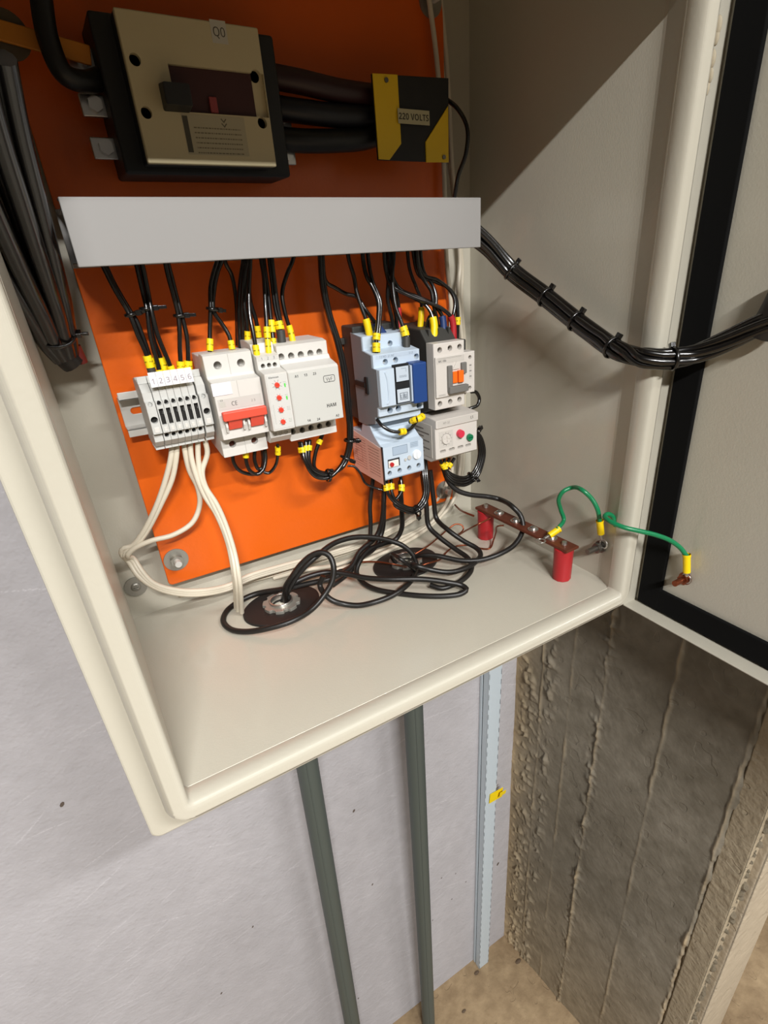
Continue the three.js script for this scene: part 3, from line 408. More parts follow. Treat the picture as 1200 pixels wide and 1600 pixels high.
{ // white overload relay below it
  const x0 = 0.2965, x1 = 0.3475, w = x1 - x0, xc = (x0 + x1) / 2, ZF = 0.09, t = thing('overload_relay', 'white overload relay with red and green buttons, under the white contactor', 'overload relay', V(xc, 0.137, PZ));
  const z = a => a - PZ, y = a => a - 0.137, S = local(t, ZF);
  const hb = [[692, 705], [706, 701.5], [719.5, 698.2], [731.5, 695.3]].map(q => S(...q));
  part('housing', cut(prof([[0.026, 0.112], [0.08, 0.112], [ZF, 0.1172], [ZF, 0.1475], [ZF + 0.002, 0.1485], [ZF + 0.002, 0.1562], [0.083, 0.1572], [0.06, 0.158], [0.026, 0.156]].map(q => [z(q[0]), y(q[1])]), w, 0, 0.0008), hb.map(p => box(p.x - 0.0036, p.x + 0.0036, p.y - 0.0014, p.y + 0.0014, z(ZF) - 0.005, z(ZF) + 0.001, 0.0013))), lsWhite, t);
  for (const p of hb) part('clamp_screw', box(p.x - 0.003, p.x + 0.003, p.y - 0.001, p.y + 0.001, z(ZF) - 0.0045, z(ZF) - 0.0025, 0.0008), zinc, t);
  part('side_label', box(-w / 2 - 0.0004, -w / 2 + 0.0002, y(0.117), y(0.150), z(0.035), z(0.084), 0.0002), M(0xc4beb5, 0.6), t, 'grey side label');
  { const l = []; for (let k = 0; k < 7; k++) l.push(box(-w / 2 - 0.0006, -w / 2, y(0.121 + k * 0.0038), y(0.1222 + k * 0.0038), z(0.04 + (k % 3) * 0.003), z(0.07 + (k % 2) * 0.01), 0.0001)); part('side_label_print', l, M(0x77706a, 0.7), t); }
  const d = S(697, 686), r = S(718, 677), g = S(733, 683);
  print('dial_scale', 0.0165, 0.0165, d.x, d.y, z(ZF), '#e4ded6', (c, W, H) => { c.strokeStyle = '#57534e'; c.lineWidth = 3; c.beginPath(); c.arc(W / 2, H / 2, 66, 0, 6.3); c.stroke(); for (let a = 0; a < 12; a++) { c.beginPath(); c.moveTo(W / 2 + 66 * Math.cos(a * 0.52), H / 2 + 66 * Math.sin(a * 0.52)); c.lineTo(W / 2 + 84 * Math.cos(a * 0.52), H / 2 + 84 * Math.sin(a * 0.52)); c.stroke(); } }, t);
  part('current_dial', cut(cyl(0.005, 0.0014, d.x, d.y, z(ZF) + 0.0006, 'z', 0.0048, 26), [box(d.x - 0.0032, d.x + 0.0032, d.y - 0.0006, d.y + 0.0006, z(ZF) + 0.0006, z(ZF) + 0.003, 0), box(d.x - 0.0006, d.x + 0.0006, d.y - 0.0032, d.y + 0.0032, z(ZF) + 0.0006, z(ZF) + 0.003, 0)]), lsWhite, t);
  part('stop_button', cyl(0.0041, 0.004, r.x, r.y, z(ZF) + 0.0018, 'z', 0.0037, 24), M(0xd0324a, 0.4), t, 'red stop button');
  part('test_button', cut(cyl(0.0037, 0.003, g.x, g.y, z(ZF) + 0.0012, 'z', 0.0034, 24), [box(g.x - 0.0026, g.x + 0.0026, g.y - 0.0005, g.y + 0.0005, z(ZF) + 0.0014, z(ZF) + 0.004, 0)]), M(0x11744b, 0.4), t, 'green button');
  print('cover_marks', w - 0.003, 0.006, 0, y(0.1525), z(ZF + 0.002), '#e2dcd4', (c, W, H) => { txt(c, 'MT-32', W * 0.22, H * 0.5, 34, '#8f8a83', 'normal'); txt(c, 'LS', W * 0.86, H * 0.5, 44, '#77726b', 'bold'); }, t);
}
{ // moulded case breaker in the dark upper part, lying on its side
  const t = thing('main_breaker', 'large beige faced moulded case breaker on the dark upper plate', 'main breaker', V(0.137, 0.395, PZ));
  const ZF = 0.078, z = a => a - PZ, S = local(t, ZF), K = M(0x1b1b1a, 0.5), fm = M(0xbdb08c, 0.55);
  const q = [[178, 10], [403, 45], [432, 262], [232, 255]].map(p => S(...p)), x0 = Math.min(q[0].x, q[3].x), x1 = Math.max(q[1].x, q[2].x), y0 = q[3].y, y1 = q[0].y;
  part('body', [box(x0 - 0.012, x1 + 0.016, y0 - 0.004, y1 + 0.002, 0, z(ZF) - 0.016, 0.002), box(x0, x1, y0, y1, z(ZF) - 0.018, z(ZF) - 0.004, 0.001)], K, t, 'black case');
  const holes = [[211, 93], [400, 118], [229, 176], [410, 192]].map(p => S(...p));
  part('front_cover', cut(box(x0, x1, y0, y1, z(ZF) - 0.005, z(ZF), 0.001), [...holes.map(p => cyl(0.0032, 0.006, p.x, p.y, z(ZF) - 0.001)), box(S(242, 0).x, S(395, 0).x, S(250, 172).y, S(250, 98).y, z(ZF) - 0.0035, z(ZF) + 0.001, 0)]), fm, t, 'beige cover');
  part('lever_slot', box(S(243, 110).x, S(393, 110).x, S(250, 172).y, S(250, 98).y, z(ZF) - 0.0042, z(ZF) - 0.003, 0.0003), M(0x3a1614, 0.6), t, 'dark red lever slot');
  part('lever', [prof([[z(ZF) - 0.004, S(0, 158).y], [z(ZF) + 0.011, S(0, 150).y], [z(ZF) + 0.011, S(0, 112).y], [z(ZF) - 0.004, S(0, 105).y]], 0.016, S(268, 130).x, 0.001)], K, t, 'black lever');
  part('trip_button', box(S(323, 130).x, S(335, 130).x, S(0, 152).y, S(0, 122).y, z(ZF) - 0.0032, z(ZF) - 0.001, 0.0005), M(0x8c3a3a, 0.5), t);
  const b = S(342, 50); print('position_label', 0.0098, 0.0112, b.x, b.y, z(ZF), '#d8d3c4', (c, W, H) => txt(c, 'Q0', W / 2, H / 2, 62, '#4a463d', 'normal'), t, 10000);
  const c = S(338, 212); print('rating_plate', 0.0405, 0.0215, c.x, c.y, z(ZF), '#c5ba9a', (x, W, H) => { x.fillStyle = '#55503f'; x.fillRect(4, 10, 30, H - 20); lines(x, 60, 60, W - 90, 6, 24, '#7d745c', 6); x.strokeStyle = '#6b634e'; x.lineWidth = 6; x.beginPath(); x.moveTo(W * 0.62, 14); x.lineTo(W * 0.66, 30); x.lineTo(W * 0.7, 14); x.moveTo(W * 0.62, 36); x.lineTo(W * 0.66, 52); x.lineTo(W * 0.7, 36); x.stroke(); }, t, 9000);
  const lug = []; for (let k = 0; k < 3; k++) { const y = y0 + 0.012 + k * 0.0225; for (const s of [-1, 1]) { const X = s < 0 ? x0 - 0.018 : x1 + 0.021; lug.push(box(X - 0.008, X + 0.008, y - 0.006, y + 0.006, z(0.04), z(0.044), 0.0008), cyl(0.0045, 0.007, X, y, z(0.0465), 'z', 0.0045, 6)); } }
  part('terminal_lug', lug, steel, t);
}
{ // yellow warning plate with a voltage label
  const ZF = 0.064, t = thing('warning_plate', 'yellow plate with a black panel and a 220 VOLTS label', 'warning plate', atZ(645, 185, ZF)), S = local(t, ZF), pt = (x, y) => { const p = S(x, y); return [p.x, p.y]; };
  part('backing', slab([pt(581, 115), pt(701, 122), pt(701, 254), pt(591, 250)], -0.002, 0, 0.0004), M(0x1a1916, 0.6), t, 'black panel');
  part('yellow_panel', slab([pt(581, 115), pt(620, 117), pt(626, 225), pt(608, 250), pt(591, 249)], 0, 0.0012, 0.0003), M(0xe5bd0c, 0.5), t);
  part('yellow_panel', slab([pt(664, 222), pt(699, 166), pt(700, 254), pt(665, 254)], 0, 0.0012, 0.0003), M(0xe5bd0c, 0.5), t);
  const holes = [[602, 126], [692, 246]].map(p => S(...p)); for (const p of holes) part('screw', cyl(0.0016, 0.0012, p.x, p.y, 0.0016), steelDark, t);
  const a = S(644, 184); print('voltage_label', 0.0295, 0.0095, a.x, a.y, 0.0026, '#cfc79f', (c, W, H) => txt(c, '220 VOLTS', W / 2, H / 2, 58, '#3a3524', 'bold'), t, 10000);
  part('stand_off', [box(-0.012, -0.008, -0.004, 0.004, PZ - ZF, -0.002, 0.0005), box(0.01, 0.014, -0.004, 0.004, PZ - ZF, -0.002, 0.0005)], darkGrey, t);
}

// ---------- wiring ----------
// points are [px, py, z] on a depth plane, or [px, py, 'y' | 'x', value]
const p3 = a => { const p = a.length === 4 ? (a[2] === 'y' ? atY : atX)(a[0], a[1], a[3]) : atZ(a[0], a[1], a[2]); return a.length === 3 && p.y < 0.0035 && p.y > -0.02 ? atY(a[0], a[1], 0.0035) : p; };
const curve = pts => new THREE.CatmullRomCurve3(pts.map(p => p.isVector3 ? p : p3(p)), false, 'centripetal');
function segment(c, t0, t1, r, rad = 10) { const q = []; for (let i = 0; i <= 6; i++) q.push(c.getPointAt(t0 + (t1 - t0) * i / 6)); return tube(q, r, 8, rad, true); }
// marks: [from, to, radius, material, name] along the wire
function wire(name, label, pts, r, mat, marks = [], group, category = 'wire') {
  const f = pts[0]; if (!f.isVector3 && f.length === 3 && f[1] > 400 && f[1] < 450) pts = [[f[0] + (f[0] - pts[1][0]) * 0.5, 372, f[2]], ...pts];
  const c = curve(pts); let o;
  if (!marks.length) { o = shade(new THREE.Mesh(tube(c, r, pts.length * 8, 10), mat)); o.name = numbered(name); scene.add(o); tag(o, label, category, group); }
  else { o = thing(name, label, category, null, group); part('insulation', tube(c, r, pts.length * 8, 10), mat, o);
    for (const [a, b, mr, mm, mn] of marks) part(mn || 'marker_sleeve', segment(c, a, b, mr), mm || yellow, o); }
  return c;
}
// cable tie: a strap around a bundle at p3 point, axis along dir, with its locking head and cut tail
function tie(label, at, dir, r, headTurn = 0, tail = 0.008, mat = blackPVC) {
  const p = at.isVector3 ? at : p3(at), d = dir.clone().normalize(), t = thing('cable_tie', label, 'cable tie', p);
  t.quaternion.setFromUnitVectors(V(0, 0, 1), d); t.rotateZ(headTurn);
  part('strap', new THREE.TorusGeometry(r, 0.0008, 6, 22).scale(1, 1, 1.7), mat, t);
  part('head', box(r - 0.0005, r + 0.0035, -0.0024, 0.0024, -0.0019, 0.0019, 0.0006), mat, t);
  if (tail) part('tail', box(r + 0.002, r + 0.002 + tail, -0.0004, 0.0009, -0.0012, 0.0012, 0.0003), mat, t);
}
const RW = 0.00165, PM = (a, b, r = 0.0029) => [a, b, r, yellowPrint, 'marker_sleeve'];
const dirOf = (a, b) => p3(b).sub(p3(a));
// six black wires down to the terminal row, in three tied pairs
{
  const g = 'black wires to the terminal row', w = (l, pts, m) => wire('control_wire', l, pts, RW, blackPVC, m, g);
  w('black wire from the left tied pair into terminal block 1', [[157, 405, 0.055], [168, 430, 0.055], [181, 455, 0.056], [199, 485, 0.057], [206, 499, 0.058], [216, 525, 0.058], [226, 547, 0.058], [234, 570, 0.058], [239, 588, 0.058]], [PM(0.84, 0.93, 0.0031), [0.93, 1, 0.003, darkGrey, 'dark_ferrule']]);
  w('black wire of the left tied pair running beside the wire of terminal block 1', [[162, 405, 0.052], [172, 430, 0.052], [186, 457, 0.053], [204, 487, 0.054], [212, 499, 0.055], [224, 528, 0.056], [235, 562, 0.056], [241, 590, 0.056]], [PM(0.85, 0.93, 0.003)]);
  w('black wire from the middle tied bundle into terminal block 2', [[212, 405, 0.053], [217, 430, 0.053], [224, 460, 0.054], [230, 486, 0.057], [235, 525, 0.058], [244, 560, 0.059], [253, 592, 0.06]], [PM(0.93, 1, 0.0027)]);
  w('black wire from the middle tied bundle with the larger yellow sleeve, into terminal block 3', [[216, 405, 0.05], [221, 430, 0.05], [228, 460, 0.052], [233, 488, 0.055], [240, 530, 0.055], [250, 557, 0.055], [258, 582, 0.055]], [PM(0.88, 1, 0.0032)]);
  w('black wire on the right of the middle tied bundle, into terminal block 4', [[221, 405, 0.055], [226, 430, 0.055], [232, 460, 0.056], [237, 487, 0.059], [247, 525, 0.06], [262, 562, 0.06], [271, 585, 0.06]], [PM(0.93, 1, 0.0027)]);
  w('left black wire of the tied pair into terminal block 5', [[258, 408, 0.055], [263, 432, 0.055], [270, 458, 0.056], [278, 490, 0.057], [280.5, 515, 0.058], [281, 545, 0.058], [283, 580, 0.058]], [PM(0.92, 1, 0.003)]);
  w('right black wire of the tied pair into terminal block 6', [[262, 408, 0.052], [268, 432, 0.052], [275, 460, 0.053], [283, 490, 0.055], [289, 512, 0.056], [293, 535, 0.057], [294, 579, 0.057]], [PM(0.92, 1, 0.0032)]);
  tie('cable tie on the leftmost pair of black wires under the duct', [205, 491, 0.056], dirOf([199, 480, 0.056], [208, 500, 0.056]), 0.0042, 0.6, 0.004);
  tie('cable tie with a tail pointing right on the bundle above terminal blocks 2 to 4', [229, 482, 0.055], dirOf([226, 470, 0.055], [232, 492, 0.055]), 0.0046, 0.2, 0.007);
  tie('cable tie on the pair of black wires above terminal blocks 5 and 6', [280, 493, 0.056], dirOf([277, 482, 0.056], [281, 502, 0.056]), 0.0038, 0.1, 0.006);
}
{ // wires into the breaker and the relays from above
  const g = 'black wires into the breaker and relays from above', w = (l, pts, m, r = RW, mat = blackPVC) => wire('control_wire', l, pts, r, mat, m, g);
  w('left black wire of the tied pair into the top of the circuit breaker', [[340, 405, 0.05], [334, 425, 0.05], [329, 450, 0.05], [329, 483, 0.052], [328, 517, 0.053], [328, 550, 0.055]], [PM(0.88, 0.99, 0.0026)]);
  w('right black wire of the tied pair into the top of the circuit breaker', [[347, 405, 0.05], [340, 425, 0.05], [335, 450, 0.05], [334, 486, 0.052], [348, 508, 0.053], [358, 525, 0.055], [363, 546, 0.057]], [PM(0.92, 1, 0.0026)]);
  tie('cable tie on the pair of black wires above the circuit breaker', [332, 483, 0.053], dirOf([332, 470, 0.053], [332, 494, 0.053]), 0.0042, -0.5, 0.005);
  w('single thin black wire passing behind the circuit breaker', [[352, 410, 0.036], [362, 430, 0.034], [369, 470, 0.032], [371, 540, 0.03]]);
  w('thick black wire dropping behind the gap between breaker and relays', [[382, 405, 0.042], [377, 440, 0.042], [374, 490, 0.04], [376, 550, 0.034]], [], 0.0024);
  w('black wire beside the thick one, dropping behind the breaker edge', [[386, 405, 0.045], [381, 440, 0.045], [379, 490, 0.043], [383, 550, 0.036]], [], 0.002);
  w('black wire into the rear left terminal of the narrow relay, with yellow tip', [[387, 410, 0.045], [385, 445, 0.046], [382, 475, 0.047], [386, 505, 0.048], [387, 538, 0.048]], [PM(0.87, 0.97, 0.0025)]);
  w('black wire into the front terminal of the narrow relay, left of the number 1', [[391, 410, 0.055], [389, 455, 0.058], [390, 490, 0.062], [396, 522, 0.066], [402, 557, 0.069]], [PM(0.9, 1, 0.0026)]);
  w('black wire into the rear right terminal of the narrow relay', [[389, 415, 0.046], [391, 470, 0.047], [400, 500, 0.048], [405, 530, 0.048]], [PM(0.86, 0.98, 0.0025)]);
  w('black wire with two yellow markers into the last small terminal of the narrow relay', [[408, 405, 0.052], [412, 430, 0.054], [415, 480, 0.058], [417, 515, 0.063], [420, 553, 0.068]], [PM(0.76, 0.86, 0.0028), PM(0.87, 1, 0.0024)]);
  w('black wire with a pale yellow marker, over the left end of the wide relay', [[412, 405, 0.05], [418, 450, 0.052], [424, 505, 0.056], [428, 540, 0.06]], [PM(0.75, 0.87, 0.0029), PM(0.93, 1, 0.0024)]);
  w('left black wire of the pair sharing one marker and a dark ferrule', [[421, 405, 0.052], [425, 440, 0.053], [430, 480, 0.055], [438, 515, 0.058], [441, 540, 0.06]], [PM(0.76, 0.84, 0.0036), [0.85, 1, 0.0036, darkGrey, 'dark_ferrule']]);
  w('right black wire of the pair sharing one marker above the wide relay', [[425, 405, 0.054], [429, 440, 0.055], [434, 480, 0.057], [441, 513, 0.059]]);
  w('rightmost single black wire into the top of the wide relay', [[458, 405, 0.05], [448, 430, 0.051], [441, 458, 0.052], [445, 487, 0.054], [454, 518, 0.056], [458, 536, 0.058]], [PM(0.83, 0.99, 0.0027)]);
}
{ // thick bundle right of the wide relay, curving up into its lower terminals
  const g = 'bundle beside the wide relay', ends = [[468, 690, 'first'], [478, 688, 'second'], [484, 687, 'third'], [504, 678, 'fourth'], [471, 691, 'fifth']], off = [[0, 0, 0], [2.2, -2, 0.003], [-2.4, 2, 0.002], [1.4, -5, -0.002], [-1.5, 5, 0.004]];
  ends.forEach(([ex, ey, n], i) => { const [dx, dy, dz] = off[i], b = i === 3 ? 503 : ex;
    wire('control_wire', n + ' black wire of the bundle curling up under the wide relay, counted at its terminals', [[502 + dx, 402, 0.045 + dz], [505 + dx, 445, 0.046 + dz], [514 + dx, 490, 0.048 + dz], [528 + dx, 535, 0.052 + dz], [539 + dx, 585, 0.056 + dz], [544 + dx, 635, 0.06 + dz], [547 + dx, 670, 0.061 + dz], [545 + dx, 703, 0.062 + dz], [534 + dx, 729, 0.063 + dz], [513, 743 + dy * 0.7, 0.063 + dz], [492, 738 + dy * 1.2, 0.062 + dz], [(b + 478) / 2 + 2, 716 + (i === 3 ? -6 : 4), 0.06 + dz], [ex, ey, 0.057]], 0.0018, blackPVC, [[0.962, 0.98, 0.0028, yellowPrint, 'marker_sleeve']], g); });
  tie('cable tie at the lowest point of the bundle under the wide relay', [513, 743, 0.065], dirOf([505, 742, 0.065], [522, 741, 0.065]), 0.0058, 2.2, 0.004);
  tie('cable tie on the bundle where it turns under the wide relay, lower right', [541, 716, 0.064], dirOf([546, 700, 0.064], [534, 729, 0.064]), 0.0056, 0.4, 0.003);
  tie('cable tie on the upright bundle just left of the pink label', [547, 688, 0.063], dirOf([547, 670, 0.063], [546, 703, 0.063]), 0.0054, 0.3, 0.003);
}
{ // short loops under the breaker and narrow relay
  const g = 'wire loops under the circuit breaker', w = (l, pts, m, r) => wire('wire_loop', l, pts, r || RW, blackPVC, m, g);
  w('leftmost wire loop hanging under the circuit breaker', [[363, 706, 0.055], [365, 722, 0.055], [374, 735, 0.055], [392, 741, 0.055], [406, 738, 0.055], [411, 724, 0.055], [410, 704, 0.055]]);
  w('wire loop with a yellow marker under the middle of the circuit breaker', [[384, 706, 0.06], [385, 722, 0.06], [391, 736, 0.06], [402, 741, 0.06], [411, 734, 0.06], [415, 718, 0.058], [414, 702, 0.056]], [PM(0.0, 0.1, 0.0026)]);
  w('short inner wire loop under the right pole of the circuit breaker', [[398, 703, 0.057], [398, 720, 0.058], [404, 733, 0.058], [411, 730, 0.058], [412, 704, 0.057]]);
  w('thin wire loop reaching from the breaker to the narrow relay underside', [[412, 738, 0.053], [420, 739, 0.054], [430, 728, 0.056], [434, 712, 0.058], [434, 694, 0.06]], [PM(0.72, 0.92, 0.0026)], 0.0014);
}
{ // wires into the blue grey contactor from above
  const g = 'wires into the blue contactor', w = (l, pts, m, r = RW, mat = blackPVC) => wire('control_wire', l, pts, r, mat, m, g);
  w('black wire with a long tilted yellow sleeve at the left top of the blue contactor', [[545, 405, 0.05], [553, 432, 0.052], [557, 455, 0.054], [564, 478, 0.057], [572, 500, 0.06], [579, 530, 0.062]], [[0.79, 1, 0.0033, yellow, 'yellow_sleeve']], 0.0018);
  w('black wire crossing from the left behind the sleeve, with a blue end', [[505, 420, 0.044], [510, 441, 0.043], [524, 450, 0.043], [540, 459, 0.045], [557, 464, 0.05], [571, 484, 0.055], [586, 504, 0.057], [600, 522, 0.058]], [[0.87, 1, 0.003, blue, 'blue_sleeve']], 0.0018);
  w('black wire bulging right, down to the front left terminal with two yellow markers', [[568, 410, 0.055], [573, 432, 0.058], [583, 450, 0.062], [591, 472, 0.067], [591, 498, 0.071], [588, 530, 0.075], [588, 552, 0.077]], [PM(0.83, 0.885, 0.0036), PM(0.91, 0.99, 0.0036)], 0.0019);
  w('second black wire squeezed beside the two marked one', [[576, 410, 0.053], [582, 440, 0.056], [594, 470, 0.061], [593, 505, 0.068], [591, 532, 0.073]], [], 0.0018);
  w('tall straight black wire into the right terminal with marker and dark ferrule', [[615, 404, 0.055], [613, 425, 0.057], [614, 450, 0.059], [619, 482, 0.063], [628, 506, 0.067], [634, 525, 0.07], [635, 545, 0.072]], [PM(0.79, 0.88, 0.0037), [0.89, 1, 0.0036, darkGrey, 'dark_ferrule']], 0.0019);
  w('black wire left of the tall one, dropping behind the blue contactor', [[612, 408, 0.05], [607, 440, 0.05], [606, 470, 0.05], [613, 500, 0.052], [617, 525, 0.053]], [], 0.0018);
  w('black wire between the two tall ones, behind the blue contactor', [[603, 408, 0.047], [609, 455, 0.048], [617, 485, 0.05], [622, 525, 0.051]], [], 0.0018);
  w('black wire ending in a thin red sleeve behind the blue contactor', [[611, 420, 0.046], [618, 452, 0.047], [623, 478, 0.048], [624, 500, 0.049], [623, 525, 0.05]], [[0.7, 1, 0.0022, red, 'red_sleeve']], 0.0016);
}
{ // wires into the white contactor from above
  const g = 'wires into the white contactor', w = (l, pts, m, r = RW, mat = blackPVC) => wire('control_wire', l, pts, r, mat, m, g);
  w('black wire with a dark striped yellow sleeve behind the gap between the contactors', [[640, 420, 0.045], [650, 448, 0.046], [658, 470, 0.047], [658, 492, 0.049], [656, 518, 0.05]], [[0.74, 0.96, 0.003, yellow, 'yellow_sleeve']]);
  w('arched black wire into the long yellow sleeve of the white contactor', [[607, 425, 0.048], [615, 448, 0.05], [640, 462, 0.055], [662, 474, 0.06], [672, 486, 0.064], [678, 505, 0.068], [677, 536, 0.072]], [[0.79, 1, 0.0036, yellow, 'yellow_sleeve']], 0.0018);
  w('arched black wire into the dark blue sleeve of the white contactor', [[612, 428, 0.05], [625, 452, 0.052], [655, 465, 0.057], [678, 476, 0.061], [690, 492, 0.064], [693, 510, 0.066], [693, 534, 0.068]], [[0.8, 1, 0.0034, blue, 'blue_sleeve']], 0.0018);
  w('arched black wire into the red sleeve of the white contactor', [[603, 422, 0.052], [611, 445, 0.055], [640, 462, 0.06], [670, 473, 0.064], [693, 484, 0.067], [706, 498, 0.069], [709, 532, 0.071]], [[0.82, 1, 0.0032, red, 'red_sleeve']], 0.0018);
  w('black wire with a yellow tag arching high over the right side of the white contactor', [[655, 430, 0.05], [680, 440, 0.052], [700, 450, 0.055], [712, 466, 0.058], [715, 488, 0.06], [714, 535, 0.062]], [PM(0.8, 0.86, 0.0028)], 0.0018);
  w('second high arched black wire, just inside the tagged one', [[660, 428, 0.052], [684, 438, 0.054], [704, 455, 0.057], [711, 472, 0.06], [707, 500, 0.062], [706, 525, 0.063]], [], 0.0017);
  w('glossy black wire curving down from the duct shadow into the left phase', [[655, 425, 0.055], [664, 440, 0.057], [674, 456, 0.06], [677, 476, 0.062], [683, 500, 0.062], [685, 528, 0.062]], [], 0.0017);
  w('glossy black wire beside it, half hidden by the yellow sleeve', [[662, 424, 0.05], [676, 446, 0.053], [681, 462, 0.056], [680, 482, 0.058], [669, 500, 0.058], [667, 530, 0.056]], [], 0.0017);
  const rs = thing('red_sleeve_pair', 'pair of red sleeves on the rear phase terminals of the white contactor', 'sleeves', p3([685, 522, 0.06]));
  for (const q of [[671, 523, 0.058], [687, 522, 0.06], [702, 519, 0.062]]) { const a = p3([q[0], q[1] - 6, q[2]]).sub(rs.position), b = p3([q[0] + 1, q[1] + 9, q[2] + 0.003]).sub(rs.position); part('red_sleeve', tube([a, b], 0.0034, 4, 10), red, rs); }
}
{ // side loops of the white contactor and its overload relay
  const g = 'wires at the right of the white contactor';
  wire('wire_loop', 'black wire loop at the right side of the white contactor', [[736, 612, 0.075], [744, 613, 0.075], [749, 623, 0.076], [746, 633, 0.077], [735, 638, 0.076], [722, 641, 0.07]], 0.0018, blackPVC, [], g);
  wire('control_wire', 'short wire with a yellow marker between blue contactor and its overload relay', [[589, 655, 0.08], [597, 665, 0.086], [610, 673, 0.09], [624, 675, 0.092], [640, 671, 0.09], [652, 657, 0.086]], 0.0016, blackPVC, [PM(0.5, 0.62, 0.0032)], g);
  wire('control_wire', 'short wire with two yellow markers at the lower right of the blue contactor', [[640, 660, 0.084], [648, 656, 0.09], [655, 654, 0.092], [661, 650, 0.09]], 0.0016, blackPVC, [PM(0.2, 0.5, 0.003), PM(0.55, 0.95, 0.0034)], g);
  [[0, 0], [3, 4], [-3, -4], [5, 8]].forEach(([d, e], i) => wire('control_wire', ['inner', 'second', 'innermost', 'outer'][i] + ' black wire of the tied loop right of the white overload relay', [[741, 672, 0.07], [748 + d * 0.7, 683, 0.072], [752 + d, 705, 0.074], [749 + d, 725, 0.076], [741 + d * 0.8, 741 + e * 0.6, 0.077], [726, 750 + e, 0.077], [708, 746 + e, 0.076], [697, 735 + e * 0.6, 0.074], [686 + i * 8, 716, 0.07]], 0.0017, blackPVC, [[0.9, 0.94, 0.003, yellowPrint, 'marker_sleeve']], g));
  tie('cable tie where the loop turns under the white overload relay', [738, 745, 0.078], dirOf([746, 733, 0.078], [730, 750, 0.078]), 0.0062, 0.4, 0.004);
  tie('cable tie at the top of the wire loop, right edge of the white overload relay', [747, 673, 0.071], dirOf([743, 668, 0.071], [750, 684, 0.071]), 0.003, 0.2, 0.003);
}
{ // bundle under the blue overload relay
  const g = 'wires under the blue overload relay';
  [[0, 0, 604], [3, 4, 626], [-3, -3, 611]].forEach(([d, e, x0], i) => wire('control_wire', ['left', 'right', 'middle'][i] + ' black wire of the tied loop under the blue overload relay', [[x0, 744, 0.066], [x0 + 1, 768, 0.072], [615 + i, 783 + e, 0.075], [630, 793 + e, 0.077], [646, 797 + e, 0.077], [660 + d, 787 + e * 0.5, 0.076], [666 + d, 770, 0.074], [664 + d, 742, 0.068], [662 + d, 715, 0.06]], 0.0018, blackPVC, [PM(0.07, 0.125, 0.0034)], g));
  tie('cable tie on the loop under the blue overload relay', [652, 798, 0.078], dirOf([640, 797, 0.078], [662, 788, 0.078]), 0.006, -1.6, 0.003);
  wire('control_wire', 'thin stray black wire looping left of the pink label', [[543, 728, 0.05], [553, 729, 0.052], [562, 738, 0.055], [571, 755, 0.058], [588, 763, 0.062], [600, 766, 0.066]], 0.0012, blackPVC, [], g);
}
